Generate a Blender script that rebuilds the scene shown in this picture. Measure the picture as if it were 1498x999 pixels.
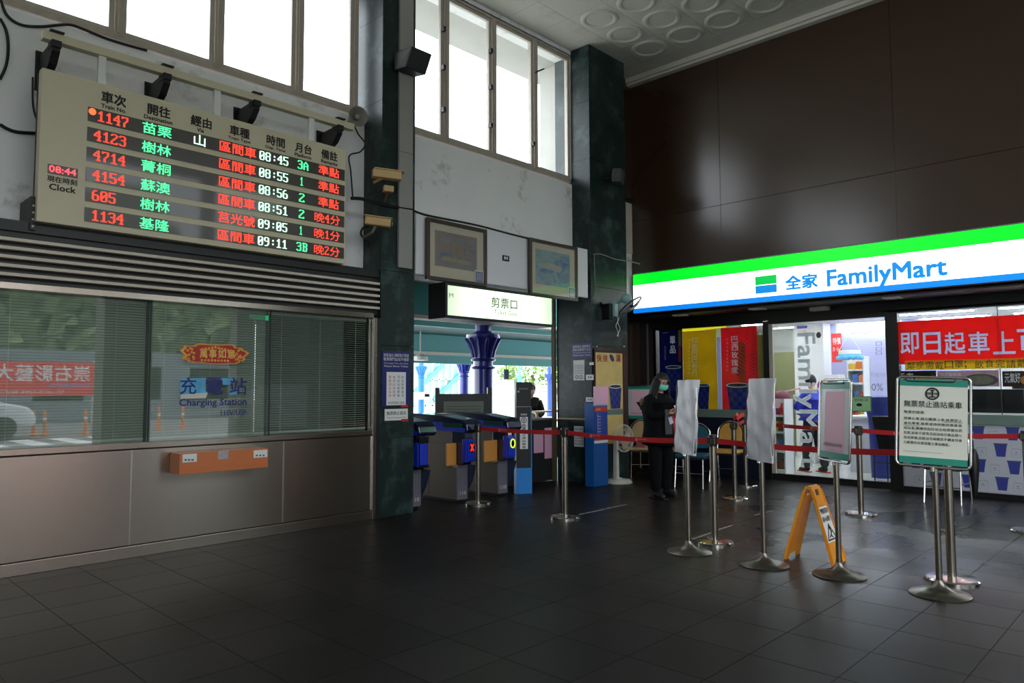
import bpy, bmesh, math, random
from mathutils import Vector, Matrix
random.seed(7)
for o in list(bpy.data.objects): bpy.data.objects.remove(o)
S = bpy.context.scene
COL = S.collection
PI = math.pi
# ------------------------------------------------------------------ camera
CAM_H = 1.42
FPX = 1062.1
_X = Vector(((1775-749)/FPX, -(564-499.5)/FPX, -1)).normalized()
_Y = Vector(((-355-749)/FPX, -(571.5-499.5)/FPX, -1)).normalized()
_Z = _X.cross(_Y).normalized()
_Y = _Z.cross(_X)
ROT = Matrix((_X, _Y, _Z))
cd = bpy.data.cameras.new('camera'); cam = bpy.data.objects.new('camera', cd); COL.objects.link(cam)
cd.sensor_width = 36; cd.lens = FPX/1498*36; cd.clip_start = .05; cd.clip_end = 500
cam.matrix_world = Matrix.Translation((0, 0, CAM_H)) @ ROT.to_4x4()
S.camera = cam
# ------------------------------------------------------------------ world, light, exposure
w = bpy.data.worlds.new('world'); S.world = w; w.use_nodes = True
bg = w.node_tree.nodes['Background']
bg.inputs[0].default_value = (.86, .93, 1.0, 1); bg.inputs[1].default_value = 6.6
S.view_settings.view_transform = 'Standard'; S.view_settings.look = 'None'
S.view_settings.gamma = 1; S.view_settings.exposure = 0.0
try: S.view_settings.use_curve_mapping = False
except Exception: pass

def portal(loc, rot, sx, sy):
    l = bpy.data.lights.new('portal', 'AREA'); l.shape = 'RECTANGLE'; l.size = sx; l.size_y = sy; l.cycles.is_portal = True
    o = bpy.data.objects.new('sky_portal', l); o.location = loc; o.rotation_euler = rot; COL.objects.link(o)
portal((1.2, 7.35, 5.6), (-PI/2, 0, 0), 7.2, 2.1)
portal((7.0, 7.35, 5.6), (-PI/2, 0, 0), 3.2, 2.1)
portal((3, -4.3, 2.2), (PI/2, 0, 0), 14, 4.4)
portal((2.5, -4.3, 5.5), (PI/2, 0, 0), 14, 2.2)

def area(name, loc, rot, sx, sy, power, col=(1, 1, 1)):
    l = bpy.data.lights.new(name, 'AREA'); l.shape = 'RECTANGLE'; l.size = sx; l.size_y = sy; l.energy = power; l.color = col
    o = bpy.data.objects.new(name, l); o.location = loc; o.rotation_euler = rot; COL.objects.link(o); return o

# ------------------------------------------------------------------ pixel -> real plane helpers (survey of the room)
def ray(px, py):
    return ROT @ Vector(((px-749)/FPX, -(py-499.5)/FPX, -1))
def on(ax, val, px, py):
    d = ray(px, py); c = Vector((0, 0, CAM_H)); t = (val-c[ax])/d[ax]; return c+d*t
def GY(px, py, y=6.65): return on(1, y, px, py)      # point on a plane parallel to the gate wall
def GX(px, py, x=10.92): return on(0, x, px, py)     # point on a plane parallel to the shop front
def GF(px, py, z=0): return on(2, z, px, py)

# ------------------------------------------------------------------ materials
def L(c):
    if max(c[:3]) > 1.001: c = [v/255 for v in c]
    return tuple(v/12.92 if v <= .04045 else ((v+.055)/1.055)**2.4 for v in c[:3])+(1,)
MC = {}
def M(name, col=(200, 200, 200), rough=.5, metal=0, var=.06, scale=6, bump=0, emit=0, ecol=None, spec=.5, coat=0, stretch=None, orand=0, trans=0, stain=None):
    if name in MC: return MC[name]
    m = bpy.data.materials.new(name); m.use_nodes = True; MC[name] = m
    nt = m.node_tree; b = nt.nodes['Principled BSDF']; N = nt.nodes.new; K = nt.links.new
    c = L(col)
    b.inputs['Roughness'].default_value = rough; b.inputs['Metallic'].default_value = metal
    b.inputs['Specular IOR Level'].default_value = spec
    if coat: b.inputs['Coat Weight'].default_value = coat; b.inputs['Coat Roughness'].default_value = .05
    b.inputs['Base Color'].default_value = c
    tc = N('ShaderNodeTexCoord'); mp = N('ShaderNodeMapping'); K(tc.outputs['Object'], mp.inputs[0])
    if stretch: mp.inputs['Scale'].default_value = stretch
    nz = N('ShaderNodeTexNoise'); nz.inputs['Scale'].default_value = scale; nz.inputs['Detail'].default_value = 6; K(mp.outputs[0], nz.inputs[0])
    src = None
    if var:
        mx = N('ShaderNodeMix'); mx.data_type = 'RGBA'; K(nz.outputs['Fac'], mx.inputs['Factor'])
        mx.inputs['A'].default_value = tuple(v*(1-var*1.6) for v in c[:3])+(1,)
        mx.inputs['B'].default_value = tuple(min(1, v*(1+var*1.6)) for v in c[:3])+(1,)
        src = mx.outputs['Result']
        if stain:
            n2 = N('ShaderNodeTexNoise'); n2.inputs['Scale'].default_value = stain[1]; n2.inputs['Detail'].default_value = 9; n2.inputs['Roughness'].default_value = .7
            K(tc.outputs['Object'], n2.inputs[0])
            rp = N('ShaderNodeValToRGB'); rp.color_ramp.elements[0].position = stain[2]; rp.color_ramp.elements[1].position = stain[3]; K(n2.outputs['Fac'], rp.inputs[0])
            m2 = N('ShaderNodeMix'); m2.data_type = 'RGBA'; K(rp.outputs[0], m2.inputs['Factor']); K(src, m2.inputs['A']); m2.inputs['B'].default_value = L(stain[0]); src = m2.outputs['Result']
        if orand:
            oi = N('ShaderNodeObjectInfo'); mr = N('ShaderNodeMapRange'); K(oi.outputs['Random'], mr.inputs[0])
            mr.inputs[3].default_value = 1-orand; mr.inputs[4].default_value = 1+orand
            vm = N('ShaderNodeVectorMath'); vm.operation = 'SCALE'; K(src, vm.inputs[0]); K(mr.outputs[0], vm.inputs['Scale']); src = vm.outputs[0]
        K(src, b.inputs['Base Color'])
    if bump:
        bp = N('ShaderNodeBump'); bp.inputs['Strength'].default_value = bump; bp.inputs['Distance'].default_value = .01
        K(nz.outputs['Fac'], bp.inputs['Height']); K(bp.outputs[0], b.inputs['Normal'])
    if emit:
        b.inputs['Emission Color'].default_value = L(ecol or col); b.inputs['Emission Strength'].default_value = emit
    if trans:
        t = N('ShaderNodeBsdfTranslucent'); t.inputs[0].default_value = c; ms = N('ShaderNodeMixShader'); ms.inputs[0].default_value = trans
        if src: K(src, t.inputs[0])
        K(b.outputs[0], ms.inputs[1]); K(t.outputs[0], ms.inputs[2]); K(ms.outputs[0], nt.nodes['Material Output'].inputs[0])
    return m
def glass(name, tint=(235, 242, 240), refl=.04, rough=0.0, haze=0, hcol=(220, 225, 225)):
    if name in MC: return MC[name]
    m = bpy.data.materials.new(name); m.use_nodes = True; MC[name] = m; nt = m.node_tree; N = nt.nodes.new; K = nt.links.new
    nt.nodes.remove(nt.nodes['Principled BSDF']); out = nt.nodes['Material Output']
    t = N('ShaderNodeBsdfTransparent'); t.inputs[0].default_value = L(tint)
    g = N('ShaderNodeBsdfGlossy'); g.inputs['Roughness'].default_value = rough
    fr = N('ShaderNodeFresnel'); fr.inputs[0].default_value = 1.45
    ma = N('ShaderNodeMath'); ma.operation = 'MULTIPLY'; ma.inputs[1].default_value = refl/.04; ma.use_clamp = True; K(fr.outputs[0], ma.inputs[0])
    ge = N('ShaderNodeNewGeometry'); mb_ = N('ShaderNodeMath'); mb_.operation = 'SUBTRACT'; mb_.inputs[0].default_value = 1; K(ge.outputs['Backfacing'], mb_.inputs[1])
    mc_ = N('ShaderNodeMath'); mc_.operation = 'MULTIPLY'; K(ma.outputs[0], mc_.inputs[0]); K(mb_.outputs[0], mc_.inputs[1])
    ms = N('ShaderNodeMixShader'); K(mc_.outputs[0], ms.inputs[0]); K(g.outputs[0], ms.inputs[2])
    if haze:
        d = N('ShaderNodeBsdfDiffuse'); d.inputs[0].default_value = L(hcol); tl = N('ShaderNodeBsdfTranslucent'); tl.inputs[0].default_value = L(hcol)
        m0 = N('ShaderNodeMixShader'); m0.inputs[0].default_value = .5; K(d.outputs[0], m0.inputs[1]); K(tl.outputs[0], m0.inputs[2])
        m1 = N('ShaderNodeMixShader'); m1.inputs[0].default_value = haze; K(t.outputs[0], m1.inputs[1]); K(m0.outputs[0], m1.inputs[2]); K(m1.outputs[0], ms.inputs[1])
    else: K(t.outputs[0], ms.inputs[1])
    K(ms.outputs[0], out.inputs[0]); return m

# ------------------------------------------------------------------ mesh builder
class MB:
    def __init__(s): s.v = []; s.f = []
    def add(s, vs, fs):
        n = len(s.v); s.v += [Vector(v) for v in vs]; s.f += [[i+n for i in f] for f in fs]; return s
    def box(s, x0, x1, y0, y1, z0, z1):
        x0, x1 = sorted((x0, x1)); y0, y1 = sorted((y0, y1)); z0, z1 = sorted((z0, z1))
        return s.add([(x0,y0,z0),(x1,y0,z0),(x1,y1,z0),(x0,y1,z0),(x0,y0,z1),(x1,y0,z1),(x1,y1,z1),(x0,y1,z1)],
                     [(0,3,2,1),(4,5,6,7),(0,1,5,4),(1,2,6,5),(2,3,7,6),(3,0,4,7)])
    def obox(s, c, u, v, n, hu, hv, hn):
        c, u, v, n = Vector(c), Vector(u).normalized()*hu, Vector(v).normalized()*hv, Vector(n).normalized()*hn
        return s.add([c-u-v-n, c+u-v-n, c+u+v-n, c-u+v-n, c-u-v+n, c+u-v+n, c+u+v+n, c-u+v+n],
                     [(0,3,2,1),(4,5,6,7),(0,1,5,4),(1,2,6,5),(2,3,7,6),(3,0,4,7)])
    def quad(s, a, b, c, d): return s.add([a, b, c, d], [(0,1,2,3)])
    def prism(s, pts, d):
        n = len(pts); d = Vector(d); P = [Vector(p) for p in pts]
        return s.add(P+[p+d for p in P], [list(range(n))[::-1], list(range(n, 2*n))]+[(i, (i+1) % n, n+(i+1) % n, n+i) for i in range(n)])
    def tube(s, pts, r, n=10, cap=True, closed=False):
        P = [Vector(p) for p in pts]; R = r if isinstance(r, (list, tuple)) else [r]*len(P); rings = []; up = None; m = len(P)
        for i, p in enumerate(P):
            a = P[i-1] if (i > 0 or closed) else P[i]; b = P[(i+1) % m] if (i < m-1 or closed) else P[i]
            t = (b-a).normalized() if (b-a).length > 1e-9 else Vector((0,0,1))
            if up is None: up = Vector((0,0,1)) if abs(t.z) < .9 else Vector((1,0,0))
            x = t.cross(up)
            if x.length < 1e-5: x = t.orthogonal()
            x.normalize(); y = x.cross(t).normalized(); up = y
            rings.append([p+(x*math.cos(2*PI*k/n)+y*math.sin(2*PI*k/n))*R[i] for k in range(n)])
        vs = [q for rg in rings for q in rg]; fs = []
        for i in range(m if closed else m-1):
            j = (i+1) % m
            for k in range(n): fs.append((i*n+k, i*n+(k+1) % n, j*n+(k+1) % n, j*n+k))
        if cap and not closed: fs.append(list(range(n))); fs.append([ (m-1)*n+k for k in range(n)][::-1])
        return s.add(vs, fs)
    def lathe(s, prof, c=(0,0,0), n=24, ax=(0,0,1), sx=1, sy=1):
        c = Vector(c); a = Vector(ax).normalized(); x = a.orthogonal().normalized() if abs(a.z) < .99 else Vector((1,0,0)); y = a.cross(x)
        vs = []; fs = []; m = len(prof)
        for r, z in prof:
            for k in range(n): vs.append(c+a*z+(x*math.cos(2*PI*k/n)*sx+y*math.sin(2*PI*k/n)*sy)*r)
        for i in range(m-1):
            for k in range(n): fs.append((i*n+k, i*n+(k+1) % n, (i+1)*n+(k+1) % n, (i+1)*n+k))
        if prof[0][0] > 1e-4: fs.append([k for k in range(n)][::-1])
        if prof[-1][0] > 1e-4: fs.append([(m-1)*n+k for k in range(n)])
        return s.add(vs, fs)
    def ball(s, c, r, n=16, m=10, sc=(1,1,1), rot=None):
        c = Vector(c); vs = []; fs = []
        for i in range(m+1):
            th = PI*i/m
            for k in range(n):
                p = Vector((math.sin(th)*math.cos(2*PI*k/n)*sc[0], math.sin(th)*math.sin(2*PI*k/n)*sc[1], math.cos(th)*sc[2]))*r
                if rot: p = rot @ p
                vs.append(c+p)
        for i in range(m):
            for k in range(n): fs.append((i*n+k, (i+1)*n+k, (i+1)*n+(k+1) % n, i*n+(k+1) % n))
        return s.add(vs, fs)
    def build(s, name, mat, parent=None, smooth=False, bevel=0, label=None, kind=None, ang=40, segs=2):
        me = bpy.data.meshes.new(name); off = ORG.get(parent, Vector((0,0,0))) if parent else Vector((0,0,0))
        me.from_pydata([tuple(v-off) for v in s.v], [], s.f); me.update()
        if mat: me.materials.append(mat)
        if smooth: me.shade_smooth(); me.set_sharp_from_angle(angle=math.radians(ang))
        o = bpy.data.objects.new(name, me); COL.objects.link(o)
        if parent: o.parent = parent; ORG[o] = off.copy()
        if bevel:
            b = o.modifiers.new('bevel', 'BEVEL'); b.width = bevel; b.segments = segs; b.limit_method = 'ANGLE'
        if label: o['label'] = label
        if kind: o['kind'] = kind
        return o
ORG = {}
def E(name, label, cat, loc=(0,0,0), rz=0, group=None, local=False):
    o = bpy.data.objects.new(name, None); COL.objects.link(o); o.empty_display_size = .05
    o.location = loc; o.rotation_euler = (0, 0, rz); o['label'] = label; o['category'] = cat
    if group: o['group'] = group
    ORG[o] = Vector((0,0,0)) if local else Vector(loc)
    return o
def tag(o, label, cat, group=None, kind=None):
    o['label'] = label; o['category'] = cat
    if group: o['group'] = group
    if kind: o['kind'] = kind
    return o
def struct(o, label=None):
    o['kind'] = 'structure'
    if label: o['label'] = label
    return o
def SE(name, loc=(0,0,0)):
    o = bpy.data.objects.new(name, None); COL.objects.link(o); o.location = loc; o['kind'] = 'structure'; ORG[o] = Vector(loc); return o
def copy_tree(o, parent=None):
    c = o.copy(); COL.objects.link(c); c.parent = parent
    for ch in [x for x in o.children]: copy_tree(ch, c)
    return c
def dup(root, loc, rz=0, label=None, group=None):
    r = copy_tree(root); r.location = loc; r.rotation_euler = (0, 0, rz)
    if label: r['label'] = label
    if group: r['group'] = group
    ORG[r] = Vector((0,0,0))
    return r
def piece(src, loc, parent, name=None, rot=None):
    c = src.copy(); COL.objects.link(c); c.parent = parent; c.location = loc
    if rot: c.rotation_euler = rot
    return c
def put(mb_or_mesh, name, mat, parent, loc):
    return None
X3, Y3, Z3 = Vector((1,0,0)), Vector((0,1,0)), Vector((0,0,1))
def text(body, mat, parent, o, u, v, w, h, name='lettering', eps=.0015, bold=0, label=None, space=1.0, depth=0):
    """lettering whose bounding box fills the w x h rectangle at o along u, v"""
    cjk = any(ord(q) > 0x2e00 for q in body)
    c = bpy.data.curves.new('lettering', 'FONT'); c.body = body; c.resolution_u = 2; c.space_character = space
    if depth and bold: c.offset = bold*.55
    if depth: c.extrude = .05
    t = bpy.data.objects.new('lettering_source', c); COL.objects.link(t)
    dg = bpy.context.evaluated_depsgraph_get(); me = bpy.data.meshes.new_from_object(t.evaluated_get(dg))
    bpy.data.objects.remove(t); bpy.data.curves.remove(c)
    V = [q.co.copy() for q in me.vertices]; F = [tuple(q.vertices) for q in me.polygons]; bpy.data.meshes.remove(me)
    if not V: return None
    x0, x1, y0, y1 = min(q.x for q in V), max(q.x for q in V), min(q.y for q in V), max(q.y for q in V)
    if bold and not depth:                        # heavier strokes: copies set slightly apart, each a hair above the last
        b_ = bold*(.45 if cjk else .8); n_ = len(V); VV = []; FF = []
        for k, (dx, dy) in enumerate(((-b_, -b_), (b_, -b_), (b_, b_), (-b_, b_))):
            VV += [Vector((q.x+dx, q.y+dy, .0002*k)) for q in V]; FF += [tuple(i+k*n_ for i in f) for f in F]
        V, F = VV, FF; x0 -= b_; x1 += b_; y0 -= b_; y1 += b_
    o, u, v = Vector(o), Vector(u).normalized(), Vector(v).normalized(); n = u.cross(v)
    off = ORG.get(parent, Vector((0,0,0)))
    R_ = [o+u*((q.x-x0)/max(1e-6, x1-x0)*w)+v*((q.y-y0)/max(1e-6, y1-y0)*h)+n*(eps+(q.z/.05*depth if depth else q.z))-off for q in V]
    me = bpy.data.meshes.new(name); me.from_pydata([tuple(q) for q in R_], [], F); me.update(); me.materials.append(mat)
    if depth:
        bm = bmesh.new(); bm.from_mesh(me); bmesh.ops.remove_doubles(bm, verts=bm.verts, dist=1e-5); bmesh.ops.recalc_face_normals(bm, faces=bm.faces); bm.to_mesh(me); bm.free()
    ob = bpy.data.objects.new(name, me); COL.objects.link(ob); ob.parent = parent; ORG[ob] = off
    if label: ob['label'] = label
    return ob
def cut_print(sheet, letters):
    """light coloured print is a gap in the sheet's own colour: open the sheet where each letter goes through it"""
    bpy.context.view_layer.update()
    for l in letters:
        b = sheet.modifiers.new('print', 'BOOLEAN'); b.operation = 'DIFFERENCE'; b.object = l; b.solver = 'EXACT'; b.use_self = True
    dg = bpy.context.evaluated_depsgraph_get(); me = bpy.data.meshes.new_from_object(sheet.evaluated_get(dg))
    sheet.modifiers.clear(); sheet.data = me
LEDF = {'0':'.#####. ##...## ##...## ##..### ##.#### ####.## ###..## ##...## ##...## .#####.', '1':'...##.. ..###.. .####.. ...##.. ...##.. ...##.. ...##.. ...##.. ...##.. .######',
 '2':'.#####. ##...## .....## ....##. ...##.. ..##... .##.... ##..... ##...## #######', '3':'.#####. ##...## .....## .....## ..####. .....## .....## .....## ##...## .#####.',
 '4':'....##. ...###. ..####. .##.##. ##..##. ####### ....##. ....##. ....##. ...####', '5':'####### ##..... ##..... ##..... ######. .....## .....## .....## ##...## .#####.',
 '6':'..###.. .##.... ##..... ##..... ######. ##...## ##...## ##...## ##...## .#####.', '7':'####### ##...## .....## .....## ....##. ...##.. ..##... ..##... ..##... ..##...',
 '8':'.#####. ##...## ##...## ##...## .#####. ##...## ##...## ##...## ##...## .#####.', '9':'.#####. ##...## ##...## ##...## .###### .....## .....## .....## ....##. .####..',
 'A':'...#... ..###.. .##.##. ##...## ##...## ####### ##...## ##...## ##...## ##...##', 'B':'######. .##..## .##..## .##..## .#####. .##..## .##..## .##..## .##..## ######.',
 ':':'....... ....... ...##.. ...##.. ....... ....... ...##.. ...##.. ....... .......'}
def led_digits(s_, mat, parent, x, y, z, w, h):
    mb = MB(); n = len(s_)*8-1; px = w/n; pz = h/10
    for k, c_ in enumerate(s_):
        for r_, row in enumerate(LEDF[c_].split()):
            i = 0
            while i < 7:
                if row[i] == '#':
                    j = i
                    while j < 7 and row[j] == '#': j += 1
                    a = x+(k*8+i)*px; b = x+(k*8+j)*px; zz = z+h-(r_+1)*pz
                    mb.quad((a, y, zz+pz*.04), (b, y, zz+pz*.04), (b, y, zz+pz*.96), (a, y, zz+pz*.96)); i = j
                else: i += 1
    return mb.build('led_text', mat, parent, kind='stuff')
def tY(body, mat, parent, px0, px1, pyt, pyb, y, **k):
    """lettering on a plane parallel to the gate wall; pyt, pyb read at px0"""
    a = GY(px0, pyb, y); b = GY(px0, pyt, y); c = GY(px1, pyb, y)
    return text(body, mat, parent, a, X3, Z3, c.x-a.x, b.z-a.z, **k)
def tX(body, mat, parent, px0, px1, pyt, pyb, x, **k):
    a = GX(px0, pyb, x); b = GX(px0, pyt, x); c = GX(px1, pyb, x)
    return text(body, mat, parent, a, -Y3, Z3, a.y-c.y, b.z-a.z, **k)
def brush(m, v=(0,0,1), a=.75):
    nt = m.node_tree; b = nt.nodes['Principled BSDF']; b.inputs['Anisotropic'].default_value = a
    c = nt.nodes.new('ShaderNodeCombineXYZ'); 
    for i in range(3): c.inputs[i].default_value = v[i]
    nt.links.new(c.outputs[0], b.inputs['Tangent'])
def rectY(name, mat, parent, px0, px1, pyt, pyb, y, th=.01, bevel=0, **k):
    """a slab parallel to the gate wall, its front at y; rows read at px0"""
    a = GY(px0, pyb, y); b = GY(px0, pyt, y); c = GY(px1, pyb, y)
    return MB().box(a.x, c.x, y, y+th, a.z, b.z).build(name, mat, parent, bevel=bevel, **k)
def rectX(name, mat, parent, px0, px1, pyt, pyb, x, th=.01, bevel=0, **k):
    a = GX(px0, pyb, x); b = GX(px0, pyt, x); c = GX(px1, pyb, x)
    return MB().box(x, x+th, a.y, c.y, a.z, b.z).build(name, mat, parent, bevel=bevel, **k)
def skin(name, nodes, edges, mat, parent, root=0, sub=2, label=None):
    me = bpy.data.meshes.new(name); me.from_pydata([n[:3] for n in nodes], edges, []); me.update(); me.materials.append(mat)
    o = bpy.data.objects.new(name, me); COL.objects.link(o); o.parent = parent; ORG[o] = Vector((0,0,0))
    md = o.modifiers.new('skin', 'SKIN'); md.use_smooth_shade = True
    lay = me.skin_vertices[0].data if me.skin_vertices else None
    if lay is None:
        bpy.context.view_layer.objects.active = o
        lay = me.skin_vertices.new().data if hasattr(me.skin_vertices, 'new') else None
    for i, n in enumerate(nodes):
        r = n[3] if len(n) > 3 else .05; r2 = n[4] if len(n) > 4 else r
        lay[i].radius = (r, r2); lay[i].use_root = (i == root)
    sb = o.modifiers.new('subdivision', 'SUBSURF'); sb.levels = sub; sb.render_levels = sub
    if label: o['label'] = label
    return o
# ------------------------------------------------------------------ palette
white_wall = M('plaster', (234,233,232), .7, var=.03, scale=2.5, bump=.15, stain=((136,130,118), 2.6, .56, .78))
marble = M('green_marble', (30,44,42), .32, var=.35, scale=5, bump=0, spec=.28, stain=((84,110,104), 3.2, .5, .85))
marble_dark = M('dark_joint', (14,16,16), .8, var=0)
brown_panel = M('brown_panel', (56,39,25), .21, var=.03, scale=1.2, spec=.75)
black = M('black', (14,14,15), .45, var=.05)
black_gloss = M('black_gloss', (10,10,11), .12, var=0)
alu = M('aluminium', (180,172,160), .45, metal=.1, var=.08, scale=20)
alu_dark = M('weathered_aluminium', (176,164,150), .6, metal=0, var=.12, scale=14)
steel = M('brushed_steel', (170,160,150), .24, metal=1, var=.05, scale=3, stretch=(60,60,1.5), bump=.02)
steel_seam = M('steel_edge', (205,200,196), .25, metal=1, var=0)
brush(steel)
chrome = M('polished_steel', (200,196,190), .16, metal=1, var=.02)
pole_steel = M('satin_steel', (150,142,130), .26, metal=1, var=.03)
cream = M('cream_paint', (208,198,168), .5, var=.02)
paper = M('white_paper', (226,226,224), .7, var=.01)
pink = M('pink_paper', (236,176,204), .7, var=.02)
navy = M('navy_print', (26,32,104), .4, var=.02)
ink = M('black_ink', (16,16,18), .6, var=0)
white = M('white_plastic', (226,226,222), .4, var=.02)
ceil_m = M('ceiling_plaster', (200,196,186), .8, var=.04, scale=1.6, stain=((150,140,126), .9, .55, .8))
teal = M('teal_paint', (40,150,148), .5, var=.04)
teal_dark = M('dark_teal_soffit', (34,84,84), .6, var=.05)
blue_col = M('blue_column_paint', (18,30,124), .3, var=.04, coat=.3)
# floor: dark slate with damp patches
def floor_mat():
    m = M('dark_slate_tile', (33,31,30), .36, var=.12, scale=9, bump=.04, orand=.2, spec=.32)
    nt = m.node_tree; b = nt.nodes['Principled BSDF']; N = nt.nodes.new; K = nt.links.new
    ge = N('ShaderNodeNewGeometry'); n = N('ShaderNodeTexNoise'); n.inputs['Scale'].default_value = 1.1; n.inputs['Detail'].default_value = 5; K(ge.outputs['Position'], n.inputs[0])
    mr = N('ShaderNodeMapRange'); mr.inputs[1].default_value = .3; mr.inputs[2].default_value = .78; mr.inputs[3].default_value = .2; mr.inputs[4].default_value = .42
    K(n.outputs['Fac'], mr.inputs[0])
    # mopped, still damp area in front of the shop
    vd = N('ShaderNodeVectorMath'); vd.operation = 'DISTANCE'; K(ge.outputs['Position'], vd.inputs[0]); vd.inputs[1].default_value = (8.3, 2.6, 0)
    dr = N('ShaderNodeMapRange'); dr.inputs[1].default_value = 1.2; dr.inputs[2].default_value = 4.2; dr.inputs[3].default_value = 0; dr.inputs[4].default_value = 1; K(vd.outputs['Value'], dr.inputs[0])
    mx = N('ShaderNodeMix'); K(dr.outputs[0], mx.inputs[0]); K(mr.outputs[0], mx.inputs[2]); mx.inputs[3].default_value = .4
    K(mx.outputs[0], b.inputs['Roughness'])
    sr = N('ShaderNodeMapRange'); K(dr.outputs[0], sr.inputs[0]); sr.inputs[3].default_value = .42; sr.inputs[4].default_value = .1; K(sr.outputs[0], b.inputs['Specular IOR Level']); return m
slate = floor_mat()
grout = M('grout', (92,86,80), .8, var=.05)

# ------------------------------------------------------------------ floor
fl = MB().box(-5, 10.92, -4.2, 7.4, -.2, -.004).build('floor', grout); struct(fl)
ORG[fl] = Vector((0,0,0))
TX, TY_ = .4725, .4575
tx0, ty0 = 4.68, 1.39
tmb = MB().box(-TX/2+.0024, TX/2-.0024, -TY_/2+.0024, TY_/2-.0024, -.012, 0)
tile0 = None; rest = MB(); nt_ = 0
cells = []
for i in range(-22, 15):
    for j in range(-13, 14):
        x0 = tx0+i*TX; y0 = ty0+j*TY_
        if x0+TX < -4.9 or x0 > 10.9 or y0+TY_ < -4.1 or y0 > 7.35: continue
        vx, vy = x0+TX/2, y0+TY_/2
        d = math.hypot(vx, vy); p = ROT.transposed() @ Vector((vx, vy, -CAM_H))
        vis = p.z < -.5 and abs(p.x/-p.z) < .78 and (p.y/-p.z) > -.52 and y0 < 6.65
        cells.append((0 if vis else 1, d, x0, y0))
cells.sort()
for k, (nv, d, x0, y0) in enumerate(cells):
    x1, y1 = min(x0+TX, 10.92), min(y0+TY_, 7.4)
    full = x1-x0 > TX-.01 and y1-y0 > TY_-.01
    if k < 296 and nv == 0 and full:
        if tile0 is None: tile0 = tmb.build('tile', slate, fl); tile0.location = (x0+TX/2, y0+TY_/2, 0)
        else: piece(tile0, (x0+TX/2, y0+TY_/2, 0), fl)
    elif x1-x0 > .02 and y1-y0 > .02:
        rest.box(x0+.0024, x1-.0024, y0+.0024, y1-.0024, -.012, 0)
rest.build('tile_field', slate, fl, kind='stuff')

# ------------------------------------------------------------------ ceiling
CZ = 6.68
ce = MB().box(-5, 10.3, -4.4, 7.4, CZ+.02, CZ+.2).build('ceiling', ceil_m); struct(ce)
ORG[ce] = Vector((0,0,0))
P = .632
pt = MB().box(-P/2+.002, P/2-.002, -P/2+.002, P/2-.002, 0, .03)
plain0 = ring0 = None; far = MB()
ringmb = MB().box(-P/2+.002, P/2-.002, -P/2+.002, P/2-.002, 0, .03)
ringmb.lathe([(.19,.004),(.205,-.012),(.225,-.02),(.25,-.018),(.272,-.006),(.28,.004)], n=36)
for i in range(-20, 4):
    for j in range(-17, 2):
        cx_, cy_ = 8.125+i*P, 6.07+j*P
        if cx_ > 10.0 or cy_ > 7.1: continue
        x0, x1, y0, y1 = cx_-P/2, min(cx_+P/2, 10.28), cy_-P/2, cy_+P/2
        vis = cx_ > 5.2 and cy_ > 1.9
        ring = cy_ < 6.3 and cx_ > 7.6 and cx_ < 9.7
        if vis:
            if ring:
                if ring0 is None: ring0 = ringmb.build('ceiling_tile', ceil_m, ce, smooth=True); ring0.location = (cx_, cy_, CZ)
                else: piece(ring0, (cx_, cy_, CZ), ce)
            elif cx_ < 9.7:
                if plain0 is None: plain0 = pt.build('ceiling_tile', ceil_m, ce); plain0.location = (cx_, cy_, CZ)
                else: piece(plain0, (cx_, cy_, CZ), ce)
            else: far.box(x0+.002, x1, y0+.002, y1-.002, CZ, CZ+.03)
        else:
            far.box(x0+.002, x1-.002, y0+.002, y1-.002, CZ, CZ+.03)
far.box(9.712, 10.28, -4.3, 7.0, CZ, CZ+.03)
far.build('ceiling_tile_field', ceil_m, ce, kind='stuff')
struct(MB().box(10.06, 10.2, -4.2, 7.0, 6.6, 6.685).box(10.1, 10.2, -4.2, 7.0, 6.56, 6.6).build('trim_1', M('ceiling_trim', (190,186,172), .7)))

# ------------------------------------------------------------------ gate wall (upper part set back)
YW = 7.0
wl = MB()
wl.box(-5, 4.79, YW, 7.33, 2.74, 4.56)           # over the ticket office
wl.box(4.79, 10.2, YW, 7.33, 2.81, 4.56)         # over the gate opening
wl.box(-5, 10.2, YW, 7.33, 6.6, 6.9)
wl.box(8.62, 9.54, 7.0, 7.33, 0, 6.7)
wl.box(-5, -2.6, YW, 7.33, 4.5, 6.7); wl.box(9.5, 10.2, YW, 7.33, 4.5, 6.7)
wl.box(4.82, 5.24, YW, 7.33, 0, 6.7)
struct(wl.build('wall_gate', white_wall))
struct(MB().box(9.54, 10.94, 7.33, 7.45, 0, 2.75).box(9.54,10.94,7.33,7.45,2.75,6.7).build('wall_corner', brown_panel))
struct(MB().box(9.56, 9.64, 7.0, 7.4, 0, 2.7).build('trim_2', M('silver_trim', (120,120,122), .4, metal=.6)))
# side and rear walls of the hall
struct(MB().box(-5.2, -5, -4.4, 7.33, 0, 6.9).build('wall_left', white_wall))
rw = MB().box(-5, 10.2, -4.4, -4.2, 4.0, 4.4).box(-5, 10.2, -4.4, -4.2, 6.55, 6.9).box(9.4, 10.2, -4.4, -4.2, 4.4, 6.55).box(7.3, 7.6, -4.4, -4.2, 4.4, 6.55).box(1.2, 1.6, -4.4, -4.2, 4.4, 6.55).box(4.3, 4.7, -4.4, -4.2, 4.4, 6.55).box(-5, -4.4, -4.4, -4.0, 0, 4.2).box(5.2, 6.2, -4.6, -4.0, 0, 4.2).box(.2, .9, -4.6, -4.0, 0, 4.2).box(8.2, 10.92, -4.4, -4.0, 0, 4.2)  # unseen rear wall; its upper band is opened to light the gate wall
struct(rw.build('wall_rear', M('rear_wall_grey', (120,116,108), .8)))

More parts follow.
